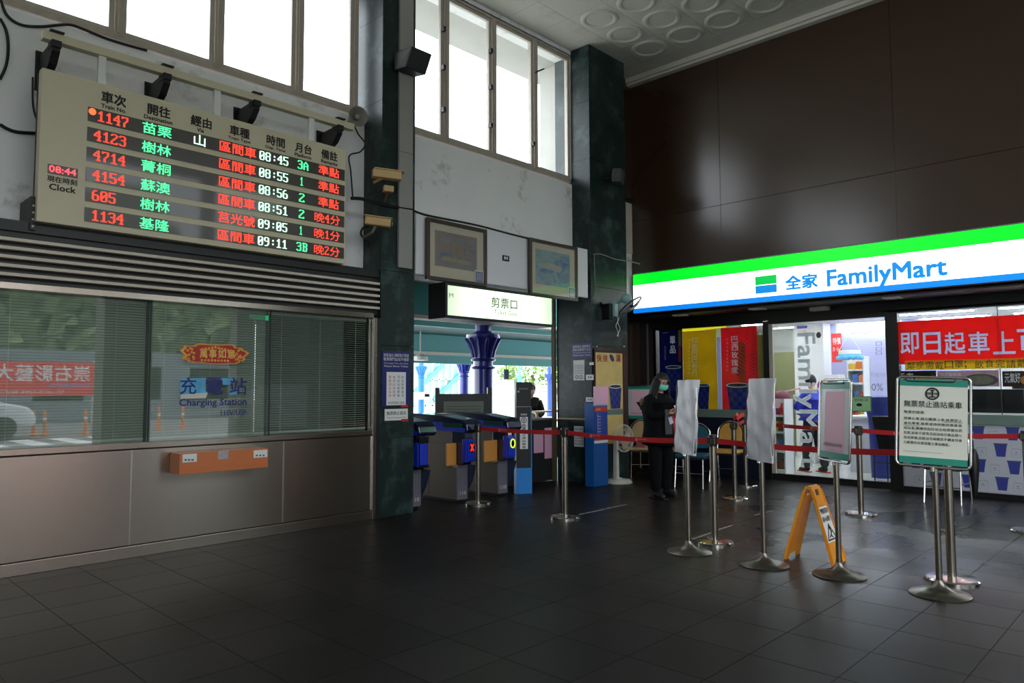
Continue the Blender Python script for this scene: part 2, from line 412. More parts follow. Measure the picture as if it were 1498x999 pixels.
# ------------------------------------------------------------------ high windows
pane_m = glass('window_glass', (250,250,250), .04, haze=.06)
def hi_window(n, x0, x1, muls, z0=4.585, z1=6.62, y=7.02):
    r = SE('window_%d' % n, (x0, y, z0))
    fr = MB(); t = .055
    fr.box(x0, x1, y-.02, y+.1, z0, z0+t).box(x0, x1, y-.02, y+.1, z1-t, z1).box(x0, x0+t, y-.02, y+.1, z0, z1).box(x1-t, x1, y-.02, y+.1, z0, z1)
    fr.build('window_frame', alu_dark, r, bevel=.004)
    xs = [x0+t]+muls+[x1-t]
    for m in muls: MB().box(m-.035, m+.035, y-.03, y+.1, z0+t*.6, z1-t*.6).box(m-.012, m+.012, y-.042, y-.03, z0+t, z1-t).build('mullion', alu_dark, r, bevel=.004)
    for a, b in zip(xs[:-1], xs[1:]):
        a += .03 if a != x0+t else 0; b -= .03 if b != x1-t else 0
        s = MB(); k = .045; q0, q1 = z0+t, z1-t
        s.box(a, a+k, y, y+.05, q0, q1).box(b-k, b, y, y+.05, q0, q1).box(a+k, b-k, y, y+.05, q0, q0+k).box(a+k, b-k, y, y+.05, q1-k, q1)
        sash = s.build('sash', alu, r, bevel=.003)
        MB().box(a+k, b-k, y+.02, y+.026, q0+k, q1-k).build('pane', pane_m, sash)
    if n == 1: pass
    return r
lx = [GY(px, 60, 7.02).x for px in (171.5, 317.5, 436)]
st = lx[1]-lx[0]
hi_window(1, lx[0]-2*st-.0, 4.70, [lx[0]-st, lx[0], lx[1], lx[2]])
rx = [GY(px, 150, 7.02).x for px in (651, 721, 782)]
hi_window(2, GY(603,150,7.02).x-.1, GY(836,150,7.02).x, rx)
# window catches on the right bay
for px, pys in ((650, (42, 98, 160)), (719, (74, 127, 183)), (781, (210,))):
    for py in pys:
        a = GY(px, py, 6.96)
        MB().box(a.x-.02, a.x+.02, 6.95, 7.0, a.z-.03, a.z+.03).tube([(a.x, 6.96, a.z), (a.x-.03, 6.93, a.z-.05)], .008, 6).build('window_catch', black, bpy.data.objects['window_2'])
a = GY(783, 106, 6.96)
MB().tube([a, (a.x+.13, 6.9, a.z+.08)], .011, 8).build('window_stay', black, bpy.data.objects['window_2'])
# concrete eave and fin outside
conc = M('concrete', (178,176,168), .85, var=.08, scale=3)
struct(MB().box(-5, 10.2, 7.34, 8.1, 6.62, 6.8).build('trim_3', conc))
struct(MB().box(8.72, 9.0, 7.34, 7.75, 3.2, 6.62).build('trim_4', conc))

# ------------------------------------------------------------------ marble pillars, clad in slabs
def pillar(name, x0, x1, y0, y1, lv):
    r = SE(name, (x0, y0, 0)); g = .0015; t = .02
    MB().box(x0+t, x1-t, y0+t, y1, 0, 6.7).build('core', marble_dark, r)
    for a, b in zip(lv[:-1], lv[1:]):
        MB().box(x0, x1, y0, y0+t, a+g, b-g).build('slab', marble, r, bevel=.0015, segs=1)
        MB().box(x0, x0+t, y0+t, y1, a+g, b-g).build('slab', marble, r)
        MB().box(x1-t, x1, y0+t, y1, a+g, b-g).build('slab', marble, r)
    return r
PL = pillar('pillar_left', 4.79, 5.262, 6.65, 7.33, [0, .87, 1.9, 2.75, 3.65, 4.7, 5.7, 6.68])
PR = pillar('pillar_right', 8.61, 9.54, 6.65, 7.33, [0, 1.1, 2.05, 2.95, 3.9, 4.9, 5.8, 6.68])
struct(MB().box(8.56, 8.61, 7.34, 7.40, 0, 2.81).build('trim_5', M('brass_edge', (84,76,56), .7)))

# ------------------------------------------------------------------ shop-side wall above the sign: glossy brown panels
bw = SE('wall_right', (10.2, 0, 2.6))
MB().box(10.22, 10.9, -4.2, 7.33, 2.62, 6.7).build('backing', black, bw)
ys = [7.0, GX(1053, 250, 10.2).y, GX(1308, 220, 10.2).y]
dy = ys[1]-ys[2]; y = ys[2]
while y > -4: y -= dy; ys.append(max(y, -4.2))
zs = [2.62, GX(1053, 300, 10.2).z, 6.68]
for a, b in zip(ys[:-1], ys[1:]):
    for c, d in zip(zs[:-1], zs[1:]):
        MB().box(10.2, 10.22, b+.002, a-.002, c+.002, d-.002).build('panel', brown_panel, bw, bevel=.0015, segs=1)
# pale strip of old wall between pillar and brown panels
a = GY(916, 370, 6.99); b = GY(929, 300, 6.99)
sw = MB().box(a.x, 10.2, 6.985, 7.0, a.z, b.z).build('wall_patch', M('old_cream_plaster', (196,190,174), .8), None); struct(sw); sw.name = 'trim_6'
struct(MB().box(9.54, 10.2, 6.985, 7.0, b.z+.06, 6.68).build('trim_7', brown_panel))
struct(MB().box(9.6, 10.2, 6.93, 7.0, b.z, b.z+.06).build('trim_8', black))
# ================================================================== ticket office front
D = 6.65
of = SE('trim_9', (0, D, 0)); of['label'] = 'steel framed ticket office front'
# kick plate, steel panels, sill, header
xe = GY(543, 700, D).x
seams = [-3.2, -1.4, .1, GY(192, 700, D).x, GY(415, 700, D).x, xe]
MB().box(-5, xe, D+.02, D+.12, 0, .93).build('panel_core', black, of)
MB().box(-5, xe, D-.004, D+.02, .0, .098).build('kick_plate', steel, of, bevel=.003)
for a, b in zip(seams[:-1], seams[1:]):
    MB().box(a+.004, b-.004, D+.003, D+.02, .106, .905).build('steel_panel', steel, of, bevel=.004)
    MB().box(b-.009, b+.003, D-.002, D+.006, .106, .905).build('panel_edge', steel_seam, of)
MB().box(-5, xe+.01, D-.012, D+.12, .915, .965).build('sill', steel, of, bevel=.004)
MB().box(xe+.004, xe+.05, D-.02, D+.1, 0, 2.2).build('jamb', steel, of, bevel=.004)
MB().box(xe+.05, 4.79, D, D+.1, 0, 2.2).build('jamb_gap', black, of)
MB().box(-5, xe+.01, D-.012, D+.1, 2.195, 2.25).build('header', steel, of, bevel=.004)
# louvre of five slats on black
MB().box(-5, 4.79, D+.06, YW+.3, 2.25, 2.74).build('louvre_back', black, of)
MB().box(-5, 4.79, D+.03, D+.06, 2.66, 2.745).build('louvre_cap', black, of)
slat_m = M('louvre_slat', (206,194,178), .5, var=.03)
for k in range(5):
    z = 2.573-k*.0685
    MB().box(-5, 4.775, D-.005, D+.05, z, z+.026).build('slat', slat_m, of, bevel=.002, segs=1)
# panes
gl = glass('office_glass', (232,237,234), .15)
px_ = [-5, -3.1, -1.2, GY(221, 550, D).x-2.05, GY(221, 550, D).x, GY(397, 550, D).x, xe]
blind_m = M('blind_slat', (190,194,186), .5, var=.02, trans=.15)
bl = MB()
for i, (a, b) in enumerate(zip(px_[:-1], px_[1:])):
    MB().box(a+.004, b-.004, D+.03, D+.04, .965, 2.195).build('pane', gl, of)
    if i: MB().box(a-.005, a+.005, D+.028, D+.044, .965, 2.195).build('glazing_joint', M('dark_joint_strip', (30,44,42), .5), of)
# venetian blinds, one per pane, hung behind the glass
def blind(x0, x1, z0, z1, lab, tilt, grp='venetian blinds behind the office glass'):
    r = E('venetian_blind', lab, 'blind', ((x0+x1)/2, D+.1, z1), group=grp)
    mb = MB(); n = int((z1-z0)/.0235)
    for k in range(n):
        z = z1-.04-k*.0235; dz = .0115*math.sin(tilt); dy = .0115*math.cos(tilt)
        mb.quad((x0, D+.1-dy, z-dz), (x1, D+.1-dy, z-dz), (x1, D+.1+dy, z+dz), (x0, D+.1+dy, z+dz))
    mb.build('blind_slats', blind_m, r, kind='stuff')
    MB().box(x0, x1, D+.085, D+.115, z1-.03, z1).build('head_rail', white, r, bevel=.003)
    MB().box(x0, x1, D+.09, D+.11, z0, z0+.018).build('bottom_rail', white, r, bevel=.002)
    for f in (.12, .5, .88):
        x = x0+(x1-x0)*f; MB().box(x-.002, x+.002, D+.087, D+.089, z0, z1).build('ladder_cord', white, r)
    return r
blind(px_[1], px_[2]-.02, .98, 2.19, 'grey venetian blind at far left beyond the pavement reflection', 1.0)
blind(px_[2], px_[3]-.02, .98, 2.19, 'grey venetian blind left of the red banner reflection', 1.0)
blind(px_[3]+.01, px_[4]-.02, .98, 2.19, 'grey venetian blind behind the leftmost office pane in view', 1.0)
blind(px_[4]+.01, px_[5]-.02, .98, 2.19, 'grey closed venetian blind behind the charging station lettering', 1.05)
blind(px_[5]+.01, xe-.02, .98, 2.19, 'half open venetian blind in the right office pane, beside the marble pillar', .42)
# office room behind
orm = M('office_wall', (120,132,126), .8)
struct(MB().box(-5, 4.79, 9.6, 9.7, 0, 2.9).build('wall_office', orm))
struct(MB().box(-5, 4.79, 7.3, 9.6, 2.6, 2.9).build('trim_10', orm))
struct(MB().box(4.80, 5.2, 7.4, 9.6, 0, 2.81).box(-5, 4.79, 6.75, 9.6, -.05, -.0).build('trim_11', orm))
q = E('office_fill_lamp', 'ceiling tube lamp of the ticket office, dim behind the blinds', 'ceiling light', (2.5, 8.2, 2.6))  # added lamp, out of view, brightens the blinds and the office
MB().box(1.0, 4.0, 8.1, 8.3, 2.56, 2.6).build('diffuser', M('office_lamp_glow', (245,250,242), .5, var=0, emit=3.5), q)
# things dimly seen through the right pane
g = E('green_exit_light', 'small green exit light glowing behind top of office glass', 'exit sign', (GY(378,462,6.85).x, 7.1, GY(378,462,6.85).z))
a = GY(367, 464, 7.1); b = GY(393, 459, 7.1)
MB().box(a.x, b.x, 7.1, 7.13, a.z-.02, a.z+.03).build('light_face', M('exit_green', (60,190,130), .4, emit=.9, ecol=(60,200,130)), g)
for (p0, p1, t, bo, y, m, nm, lab, cat) in (
        (432, 452, 540, 590, 8.6, M('poster_blue', (70,110,190), .6), 'poster', 'blue poster on office wall glimpsed through open blind', 'poster'),
        (462, 472, 510, 545, 8.4, paper, 'notice_sheet', 'small white sheet glimpsed through open blind beside the blue poster', 'notice')):
    a = GY(p0, bo, y); b = GY(p1, t, y)
    tag(MB().box(a.x, b.x, 9.58, 9.6, a.z, b.z).build(nm, m), lab, cat)
# office chair back dimly visible
a = GY(310, 640, 7.4)
ch = E('office_chair', 'grey office chair back behind the charging station glass', 'chair', (a.x, 7.6, 0))
fab = M('grey_fabric', (96,98,104), .9)
MB().obox((a.x, 7.55, .95), X3, Z3, Y3, .25, .22, .03).build('backrest', fab, ch, bevel=.03, segs=3)
MB().obox((a.x, 7.8, .5), X3, Y3, Z3, .25, .25, .04).build('seat', fab, ch, bevel=.03, segs=3)
MB().tube([(a.x,7.8,.46),(a.x,7.8,.1)], .025).build('post', black, ch)
mb = MB()
for k in range(5): mb.tube([(a.x,7.8,.1),(a.x+.28*math.cos(k*1.257),7.8+.28*math.sin(k*1.257),.04)], .02)
mb.build('base', black, ch)

# lettering on the glass
blue_ink = M('blue_vinyl', (22,30,112), .4, var=0)
Yg = D+.029
ltr = E('charging_station_lettering', 'dark blue charging station lettering 充電站 stuck on office glass', 'lettering', GY(262, 600, Yg))
for ch_, p0, p1 in (('充', 263, 287), ('電', 301, 326), ('站', 336, 361)):
    tY(ch_, blue_ink, ltr, p0, p1, 552, 577, Yg, bold=.02)
tY('Charging Station', blue_ink, ltr, 262, 360.5, 583.5, 597, Yg, bold=.015)
tY('110V/USB', blue_ink, ltr, 323, 360.5, 600, 608, Yg, bold=.005)
sk = E('sky_blue_sticker', 'torn sky blue picture sticker behind the charging station lettering', 'sticker', GY(275, 580, Yg+.001))
stk = M('sky_print', (90,170,215), .5, var=.35, scale=14)
for pts in ([(264,554),(301,552.5),(301,572),(304,574),(302,581),(264,582)], [(322,553),(345,553),(336,563),(326,563)], [(337,571),(346,568),(345,577),(336,578)]):
    P_ = [GY(x, y, Yg+.0005) for x, y in pts]
    MB().prism(P_[::-1], (0, .0006, 0)).build('sticker_piece', stk, sk)
MB().prism([GY(x, y, Yg+.0001) for x, y in ((264,577),(304,574.5),(301,582.5),(264,583.5))][::-1], (0,.0003,0)).build('sticker_foot', M('sand_print', (205,205,190), .6), sk)
# new year plaque
a = GY(267, 530, Yg); b = GY(362, 505, Yg)
pq = E('new_year_plaque', 'red and gold scalloped new year plaque reading 萬事如意 on office glass', 'plaque', (a.x, Yg, a.z))
cxp, czp = GY(314, 517, Yg).x, GY(314, 518, Yg).z
hw = (GY(362,517,Yg).x-GY(267,517,Yg).x)/2; hh = .092
def scal(k, n=96):
    out = []
    for i in range(n):
        t = 2*PI*i/n; c_, s_ = math.cos(t), math.sin(t)
        x = math.copysign(abs(c_)**.55, c_)*hw*k; z = math.copysign(abs(s_)**.8, s_)*hh*k
        bb = 1+.05*math.sin(11*t)+.04*math.sin(5*t+1); z *= (.82+.28*abs(math.cos(t*1))**2) if abs(c_) > .5 else 1.0
        out.append((cxp+x*bb, z*bb+czp))
    return out
gold = M('gold_foil', (214,150,62), .35, metal=.4, var=.15, scale=30); red_f = M('red_foil', (176,26,22), .4, var=.1, scale=20)
MB().prism([(x, Yg, z) for x, z in scal(1)][::-1], (0,-.008,0)).build('plaque_rim', gold, pq)
MB().prism([(x, Yg-.008, z) for x, z in scal(.9)][::-1], (0,-.004,0)).build('plaque_face', red_f, pq)
pat = MB()
for i in range(26):
    sd = -1 if i % 2 else 1; x = cxp+sd*hw*(.62+.26*random.random()); z = czp+hh*(random.random()*1.3-.65)
    pat.lathe([(.012,0),(.012,.003),(.007,.004),(.006,.001)], (x, Yg-.012, z), 10, (0,-1,0))
for i in range(9): pat.lathe([(.013,0),(.013,.003),(.0,.004)], (cxp+hw*(i-4)*.1, Yg-.012, czp+hh*.68-abs(i-4)*.006), 10, (0,-1,0)); pat.lathe([(.012,0),(.012,.003),(.0,.004)], (cxp+hw*(i-4)*.1, Yg-.012, czp-hh*.66), 10, (0,-1,0))
pat.build('relief_scrolls', gold, pq, kind='stuff')
for k, c_ in enumerate('萬事如意'):
    tY(c_, M('gold_letter', (240,190,90), .4), pq, 292+k*13.4, 303.5+k*13.4, 510+k*.35, 523.5+k*.2, Yg-.0125, bold=.03)

# charging shelf
oak = M('orange_beech', (200,112,62), .4, var=.08, scale=4, stretch=(1.2,8,14), coat=.2)
xL = GY(250, 680, 6.60).x; yF = 6.44
a = GY(262, 694, yF); b = GY(392, 684, yF); zt = GY(262, 664, yF).z
sh = E('charging_shelf', 'orange wooden charging shelf box fixed on the steel counter front', 'shelf', ((a.x+b.x)/2, D, a.z))
zb = (a.z+b.z)/2
MB().box(a.x, b.x, yF, yF+.02, zb, zt).build('front_board', oak, sh, bevel=.002)
MB().box(a.x, b.x, yF+.02, D-.012, zt-.02, zt).build('top_board', oak, sh, bevel=.002)
MB().box(a.x, b.x, yF+.02, D-.0, zb, zb+.02).build('bottom_board', oak, sh)
MB().box(a.x, a.x+.02, yF+.02, D-.0, zb+.02, zt-.02).build('end_board', oak, sh)
MB().box(b.x-.02, b.x, yF+.02, D-.0, zb+.02, zt-.02).build('end_board', oak, sh)
for p0, p1, t, bo in ((267, 288, 665, 677), (371, 391, 659, 670)):
    q = rectY('socket_plate', white, sh, p0, p1, t, bo, yF-.008, .008, bevel=.002)
    for k in range(3):
        c_ = GY(p0+5+k*5, (t+bo)/2+1.5, yF-.009); MB().box(c_.x-.012, c_.x+.008, yF-.0095, yF-.008, c_.z-.008, c_.z+.006).build('socket_slot', M('socket_grey', (90,92,96), .5), q)
rectY('paper_label', M('grey_sticker', (170,166,170), .6, var=.3, scale=60), sh, 319, 334, 660, 672, yF-.001, .001)
# ================================================================== departure board
YB = 6.6
bx0, bx1, bz0, bz1 = 1.465, 4.285, 2.745, 3.985
bd = E('departure_board', 'large cream LED train departure board hung above the louvre', 'departure board', ((bx0+bx1)/2, YB, bz0))
MB().box(bx0, bx1, YB, YB+.1, bz0, bz1).build('case', cream, bd, bevel=.004)
MB().box(bx0-.003, bx1+.003, YB+.1, YB+.13, bz0+.02, bz1-.02).build('case_back', black, bd)
led_bg = M('led_matrix', (64,58,50), .3, var=.18, scale=220, coat=.3)
RED = M('led_red', (255,60,40), .5, var=0, emit=1.5, ecol=(255,70,50))
GRN = M('led_green', (80,255,160), .5, var=0, emit=1.3, ecol=(90,255,170))
WG = M('led_pale_green', (200,255,220), .5, var=0, emit=1.5, ecol=(205,255,225))
sx0, sx1 = GY(125.5, 250, YB).x, GY(503.6, 300, YB).x
def bxp(px): return GY(px, 250, YB).x
rows = [('1147','苗栗','山','區間車','08:45','3A','準點'), ('4123','樹林','','區間車','08:55','1','準點'), ('4714','菁桐','','區間車','08:56','2','準點'),
        ('4154','蘇澳','','區間車','08:51','2','晚4分'), ('605','樹林','','莒光號','09:05','1','晚1分'), ('1134','基隆','','區間車','09:11','3B','晚2分')]
colx = [(135,182.5),(206,249),(282,299),(320,373.5),(378.5,421),(434.5,450.5),(465.5,495.5)]
for i, rw_ in enumerate(rows):
    zt = 3.758-i*.1685; zb = zt-.119
    st = MB().box(sx0, sx1, YB-.004, YB+.002, zb, zt).build('led_strip', led_bg, bd)
    for j, s_ in enumerate(rw_):
        if not s_: continue
        p0, p1 = colx[j]
        if j == 0 and s_ == '605': p1 = 170
        if j == 0 and i == 0: p0, p1 = 139, 185
        if j == 5 and len(s_) == 1: p0, p1 = (437.5, 445.5) if s_ == '2' else (438.5, 443)
        if j == 6 and i > 2: p0, p1 = 460.5, 497.5
        if j == 1: p0 -= i*.0; 
        cjk = ord(s_[0]) > 255
        m = (RED, GRN, GRN, RED, WG, WG if False else GRN, RED)[j]
        if j == 2: m = WG
        hh_ = .1 if cjk else .088
        xa, xb = bxp(p0), bxp(p1)
        if not cjk: led_digits(s_, m, st, xa, YB-.008, zb+(.119-hh_)/2, xb-xa, hh_); continue
        if j == 6 and i > 2:
            w3 = (xb-xa)/3; q0 = zb+(.119-hh_)/2
            text(s_[0], m, st, (xa, YB-.004, q0), X3, Z3, w3*1.15, hh_, name='led_text', eps=.004); text(s_[2], m, st, (xa+w3*1.85, YB-.004, q0), X3, Z3, w3*1.15, hh_, name='led_text', eps=.004)
            led_digits(s_[1], m, st, xa+w3*1.22, YB-.008, q0+.006, w3*.5, hh_*.88); continue
        text(s_, m, st, (xa, YB-.004, zb+(.119-hh_)/2), X3, Z3, xb-xa, hh_, name='led_text', eps=.004, bold=.012)
    if i == 0:
        MB().lathe([(.028,0),(.028,.004),(.0,.005)], (bxp(132), YB-.004, zt-.035), 16, (0,-1,0)).build('led_dot', M('led_orange', (255,110,60), .5, var=0, emit=1.3, ecol=(255,110,60)), st)
hd = [('車次','Train No.',144.5,181.5,144.5,182),('開往','Destination',213,247,208,250.5),('經由','Via',277,308,286.5,297),('車種','Train Type',334.5,364,332.5,365.5),
      ('時間','Dep. Time',389,416,387.5,417),('月台','Platform',431,455.5,430.5,455),('備註','Remarks',469.5,493.5,469.5,493.5)]
for a_, b_, p0, p1, q0, q1 in hd:
    xa, xb = bxp(p0), bxp(p1); text(a_, ink, bd, (xa, YB, 3.826), X3, Z3, xb-xa, .1, name='heading', bold=.06)
    xa, xb = bxp(q0), bxp(q1); text(b_, ink, bd, (xa, YB, 3.779), X3, Z3, xb-xa, .036, name='heading', bold=.035)
ck = rectY('clock_display', M('clock_window', (70,10,16), .25, var=0), bd, 69.5, 114, 238.8, 253, YB-.004, .006)
tY('08:44', M('clock_red', (255,60,70), .5, var=0, emit=1.8, ecol=(255,80,90)), ck, 71.5, 111.5, 240.8, 250.8, YB-.004, bold=.01, name='led_text')
tY('現在時刻', ink, bd, 68.5, 113, 255.5, 264.5, YB, bold=.05, name='caption')
tY('Clock', ink, bd, 71.5, 111, 267.5, 277, YB, bold=.03, name='caption')
# carrying rail, hangers, wall brackets
zr = GY(82, 54, YB+.05).z
MB().box(bx0+.0, bx1+.12, YB+.02, YB+.1, zr-.05, zr+.02).build('carrying_rail', cream, bd, bevel=.003)
for px in (147.5, 317.5, 456): 
    x = GY(px, 150, YB+.05).x; MB().box(x-.03, x+.03, YB+.04, YB+.08, bz1-.02, zr-.05).build('hanger', white, bd)
for px in (82, 246, 378, 500):
    x = GY(px, 100, YB).x
    b_ = MB()
    b_.box(x-.035, x+.035, YB-.0, YB+.12, zr-.1, zr-.045)
    b_.prism([(x-.03, YB+.02, zr-.05), (x-.03, YB+.02, zr-.13), (x-.03, YB+.1, zr-.21), (x-.03, YW-.01, zr-.34), (x-.03, YW-.01, zr-.06)], (.06,0,0))
    b_.box(x-.06, x+.06, YW-.015, YW, zr-.36, zr-.02)
    b_.box(x-.05, x+.05, YB-.01, YB+.12, zr+.02, zr+.032)
    b_.build('bracket', M('black_iron', (18,18,20), .5), bd)
x = GY(46, 330, 6.7).x
mb = MB().box(x-.02, x+.02, 6.66, 7.0, 2.68, 2.95); mb.build('angle_bracket', M('black_iron'), bd)
for k in range(4): MB().lathe([(.009,0),(.009,.003)], (x, 6.66, 2.71+k*.055), 8, (0,-1,0)).build('bolt', alu, bd)

cable_m = M('black_cable', (16,16,17), .6, var=0)
def cable(name, pts, r, lab, m=cable_m, cat='cable', grp=None):
    P_ = [Vector(p) for p in pts]; out = []
    for i in range(len(P_)-1):
        p0 = P_[max(i-1,0)]; p1 = P_[i]; p2 = P_[i+1]; p3 = P_[min(i+2,len(P_)-1)]
        for k in range(6):
            t = k/6; out.append(.5*((2*p1)+(p2-p0)*t+(2*p0-5*p1+4*p2-p3)*t*t+(3*p1-p0-3*p2+p3)*t**3))
    out.append(P_[-1])
    return tag(MB().tube(out, r, 6).build(name, m, smooth=True), lab, cat, grp)
yc = YW-.015
cable('cable', [GY(px, py, yc) for px, py in ((1,0),(10,22),(30,36),(60,39),(98,36),(120,42),(160,58),(215,74))], .012, 'black cable looping below the window sill at top left')
cable('cable', [GY(px, py, yc) for px, py in ((0,27),(9,45),(12,70),(9,95),(0,116))], .012, 'black cable curving down at the left edge of the picture')
cable('cable', [GY(px, py, yc) for px, py in ((0,182),(10,188),(25,193),(54,195))], .014, 'black cable entering the departure board from the left')
cable('cable', [GY(px, py, 6.8) for px, py in ((48,113),(48,150),(52,170),(56,178))], .008, 'thin black cable at the left corner of the departure board')
cable('cable', [GY(px, py, 6.9) for px, py in ((518,183),(524,196),(534,210),(527,222),(511,228),(513,250),(516,288))], .009, 'black wires hanging beside the right end of the departure board')
cable('cable', [GY(px, py, YW-.03) for px, py in ((532,172),(545,160),(556,154),(566,156),(578,164))], .009, 'black wire from the horn loudspeaker to the marble pillar')
cable('cable', [GY(px, py, 6.63) for px, py in ((514,290),(530,291),(552,297),(580,303),(604,307))], .02, 'thick black pipe-like cable crossing the left marble pillar')
cable('cable', [GY(px, py, 6.62) for px, py in ((605,308),(618,313),(640,318),(700,330),(770,348),(842,362))], .012, 'black cable along the wall above the framed pictures')
cable('cable', [GY(px, py, 6.9) for px, py in ((548,333),(533,332),(528,342),(535,352),(543,368),(552,374))], .012, 'black wire looping behind the lower security camera')
cable('cable', [GY(px, py, 6.63) for px, py in ((868,372),(880,372),(900,379),(920,382),(936,386))], .01, 'grey wire crossing the right marble pillar above the wall fan', M('grey_cable', (110,112,108), .6))
cable('cable', [GY(px, py, 6.63) for px, py in ((869,372),(870,400),(871,425),(867,438))], .008, 'grey wire running down the edge of the right marble pillar', M('grey_cable'))

# horn loudspeaker
c = GY(524, 170, 6.72)
hs = E('horn_speaker', 'round grey horn loudspeaker above the right end of the departure board', 'loudspeaker', (c.x, 7.0, c.z))
hm = M('horn_grey', (132,128,118), .5)
ax = Vector((-.25, -1, -.12)).normalized()
MB().lathe([(.03,-.2),(.05,-.19),(.055,-.1),(.07,-.06),(.105,-.01),(.112,0),(.108,.004),(.098,-.004),(.06,-.05),(.03,-.08),(.03,-.02),(.018,-.01),(.0,-.008)], c, 28, ax).build('horn', hm, hs, smooth=True)
MB().tube([c-ax*.12, c-ax*.12+Vector((0,.05,.0)), (c.x, 7.0, c.z-.02)], .014).build('arm', hm, hs)
# black wedge loudspeaker on the left pillar
c = GY(603, 92, 6.45)
ws = E('wedge_speaker', 'black wedge shaped loudspeaker high on the left marble pillar', 'loudspeaker', (c.x, 6.65, c.z))
p = [GY(576,103,6.5), GY(594,73,6.5)]
cx_ = c.x; 
top = [(cx_-.14, 6.62, c.z+.13), (cx_+.15, 6.62, c.z+.13), (cx_+.2, 6.33, c.z+.13), (cx_-.09, 6.33, c.z+.13)]
m_ = MB(); bot = [(cx_-.14, 6.6, c.z-.08), (cx_+.15, 6.6, c.z-.08), (cx_+.2, 6.45, c.z-.08), (cx_-.09, 6.45, c.z-.08)]
m_.add(top+bot, [(3,2,1,0),(4,5,6,7),(0,1,5,4),(1,2,6,5),(2,3,7,6),(3,0,4,7)]); m_.build('cabinet', black, ws, bevel=.01)
MB().box(cx_-.05, cx_+.05, 6.57, 6.6, c.z-.03, c.z+.08).build('wall_mount', black, ws)
# pale trunking on the left pillar
a = GY(583, 391, 6.62); b = GY(607, 391, 6.62)
tr = E('cable_trunking', 'pale grey flat cable trunking running down the left marble pillar', 'trunking', (a.x, 6.65, a.z))
trm = M('trunking_grey', (150,148,142), .6, var=.05, scale=3)
zz = [a.z, 4.15, 5.2, 6.67]
for q, r_ in zip(zz[:-1], zz[1:]): MB().box(a.x, GY(603,391,6.62).x, 6.615, 6.648, q+.002, r_-.002).build('trunking_cover', trm, tr, bevel=.003)
# cameras on the left pillar
cm = M('yellowed_cream', (196,164,108), .5, var=.06)
c = GY(563, 256, 6.5)
k1 = E('security_camera', 'boxy yellowed security camera housing, uppermost on the left marble pillar', 'camera', (c.x, 6.65, c.z))
dirv = Vector((.95, -.45, -.03)).normalized(); sd = dirv.cross(Z3).normalized(); upv = sd.cross(dirv)
q = GY(566, 256, 6.48)
MB().obox(q, dirv, sd, upv, .16, .05, .045).build('housing', cm, k1, bevel=.006)
MB().obox(q+dirv*.02+upv*.05, dirv, sd, upv, .17, .06, .006).build('sun_shield', cm, k1, bevel=.003)
MB().obox(q+dirv*.161, dirv, sd, upv, .002, .038, .034).build('window', black_gloss, k1)
MB().tube([q-dirv*.05-upv*.04, (q.x-.05, 6.65, q.z-.06)], .016).build('arm', cm, k1)
q = GY(568, 277, 6.55)
k2 = E('motion_sensor', 'small yellowed box sensor under the upper security camera on the pillar', 'sensor', (q.x, 6.65, q.z))
MB().obox(q, dirv, sd, upv, .055, .045, .035).build('sensor_box', cm, k2, bevel=.006)
MB().tube([q-upv*.02, q-upv*.12+Vector((0,.06,0)), (q.x, 6.65, q.z-.14)], .014).build('stem', M('rusty_brown', (90,62,50), .6), k2)
q = GY(553, 325, 6.5)
k3 = E('security_camera', 'yellowed security camera with ringed round lens, lowest on the left marble pillar', 'camera', (q.x, 6.65, q.z))
dv = Vector((.8, -.6, -.1)).normalized(); sd = dv.cross(Z3).normalized(); upv = sd.cross(dv)
MB().obox(q, dv, sd, upv, .14, .05, .045).build('housing', cm, k3, bevel=.012)
MB().obox(q+upv*.05, dv, sd, upv, .15, .06, .006).build('sun_shield', cm, k3, bevel=.003)
MB().lathe([(.04,0),(.04,.012),(.034,.012),(.034,.004),(.0,.004)], q+dv*.14, 20, dv).build('lens', black_gloss, k3)
mb = MB()
for k in range(8): mb.ball(q+dv*.15+(sd*math.cos(k*PI/4)+upv*math.sin(k*PI/4))*.024, .005, 8, 5)
mb.ball(q+dv*.15, .01, 10, 6); mb.build('lamp_ring', white, k3)
MB().tube([q-dv*.02-upv*.04, q-dv*.05-upv*.12, (q.x-.08, 6.66, q.z-.16)], .016).build('arm', M('grey_arm', (96,94,88), .5), k3)
# box on the right pillar
q = GY(904, 259, 6.42)
k4 = E('wall_speaker', 'small dark grey box loudspeaker high on the right marble pillar', 'loudspeaker', (q.x, 6.65, q.z))
dv = Vector((.45, -1, -.12)).normalized(); sd = dv.cross(Z3).normalized(); upv = sd.cross(dv)
MB().obox(q, sd, upv, dv, .125, .105, .07).build('cabinet', M('dark_grey_plastic', (44,48,48), .5), k4, bevel=.012)
MB().obox(q+dv*.072, sd, upv, dv, .105, .085, .003).build('grille', M('grille_grey', (70,76,74), .6, var=.2, scale=200), k4)
MB().tube([q-dv*.05, (q.x-.08, 6.65, q.z)], .02).build('arm', black, k4)

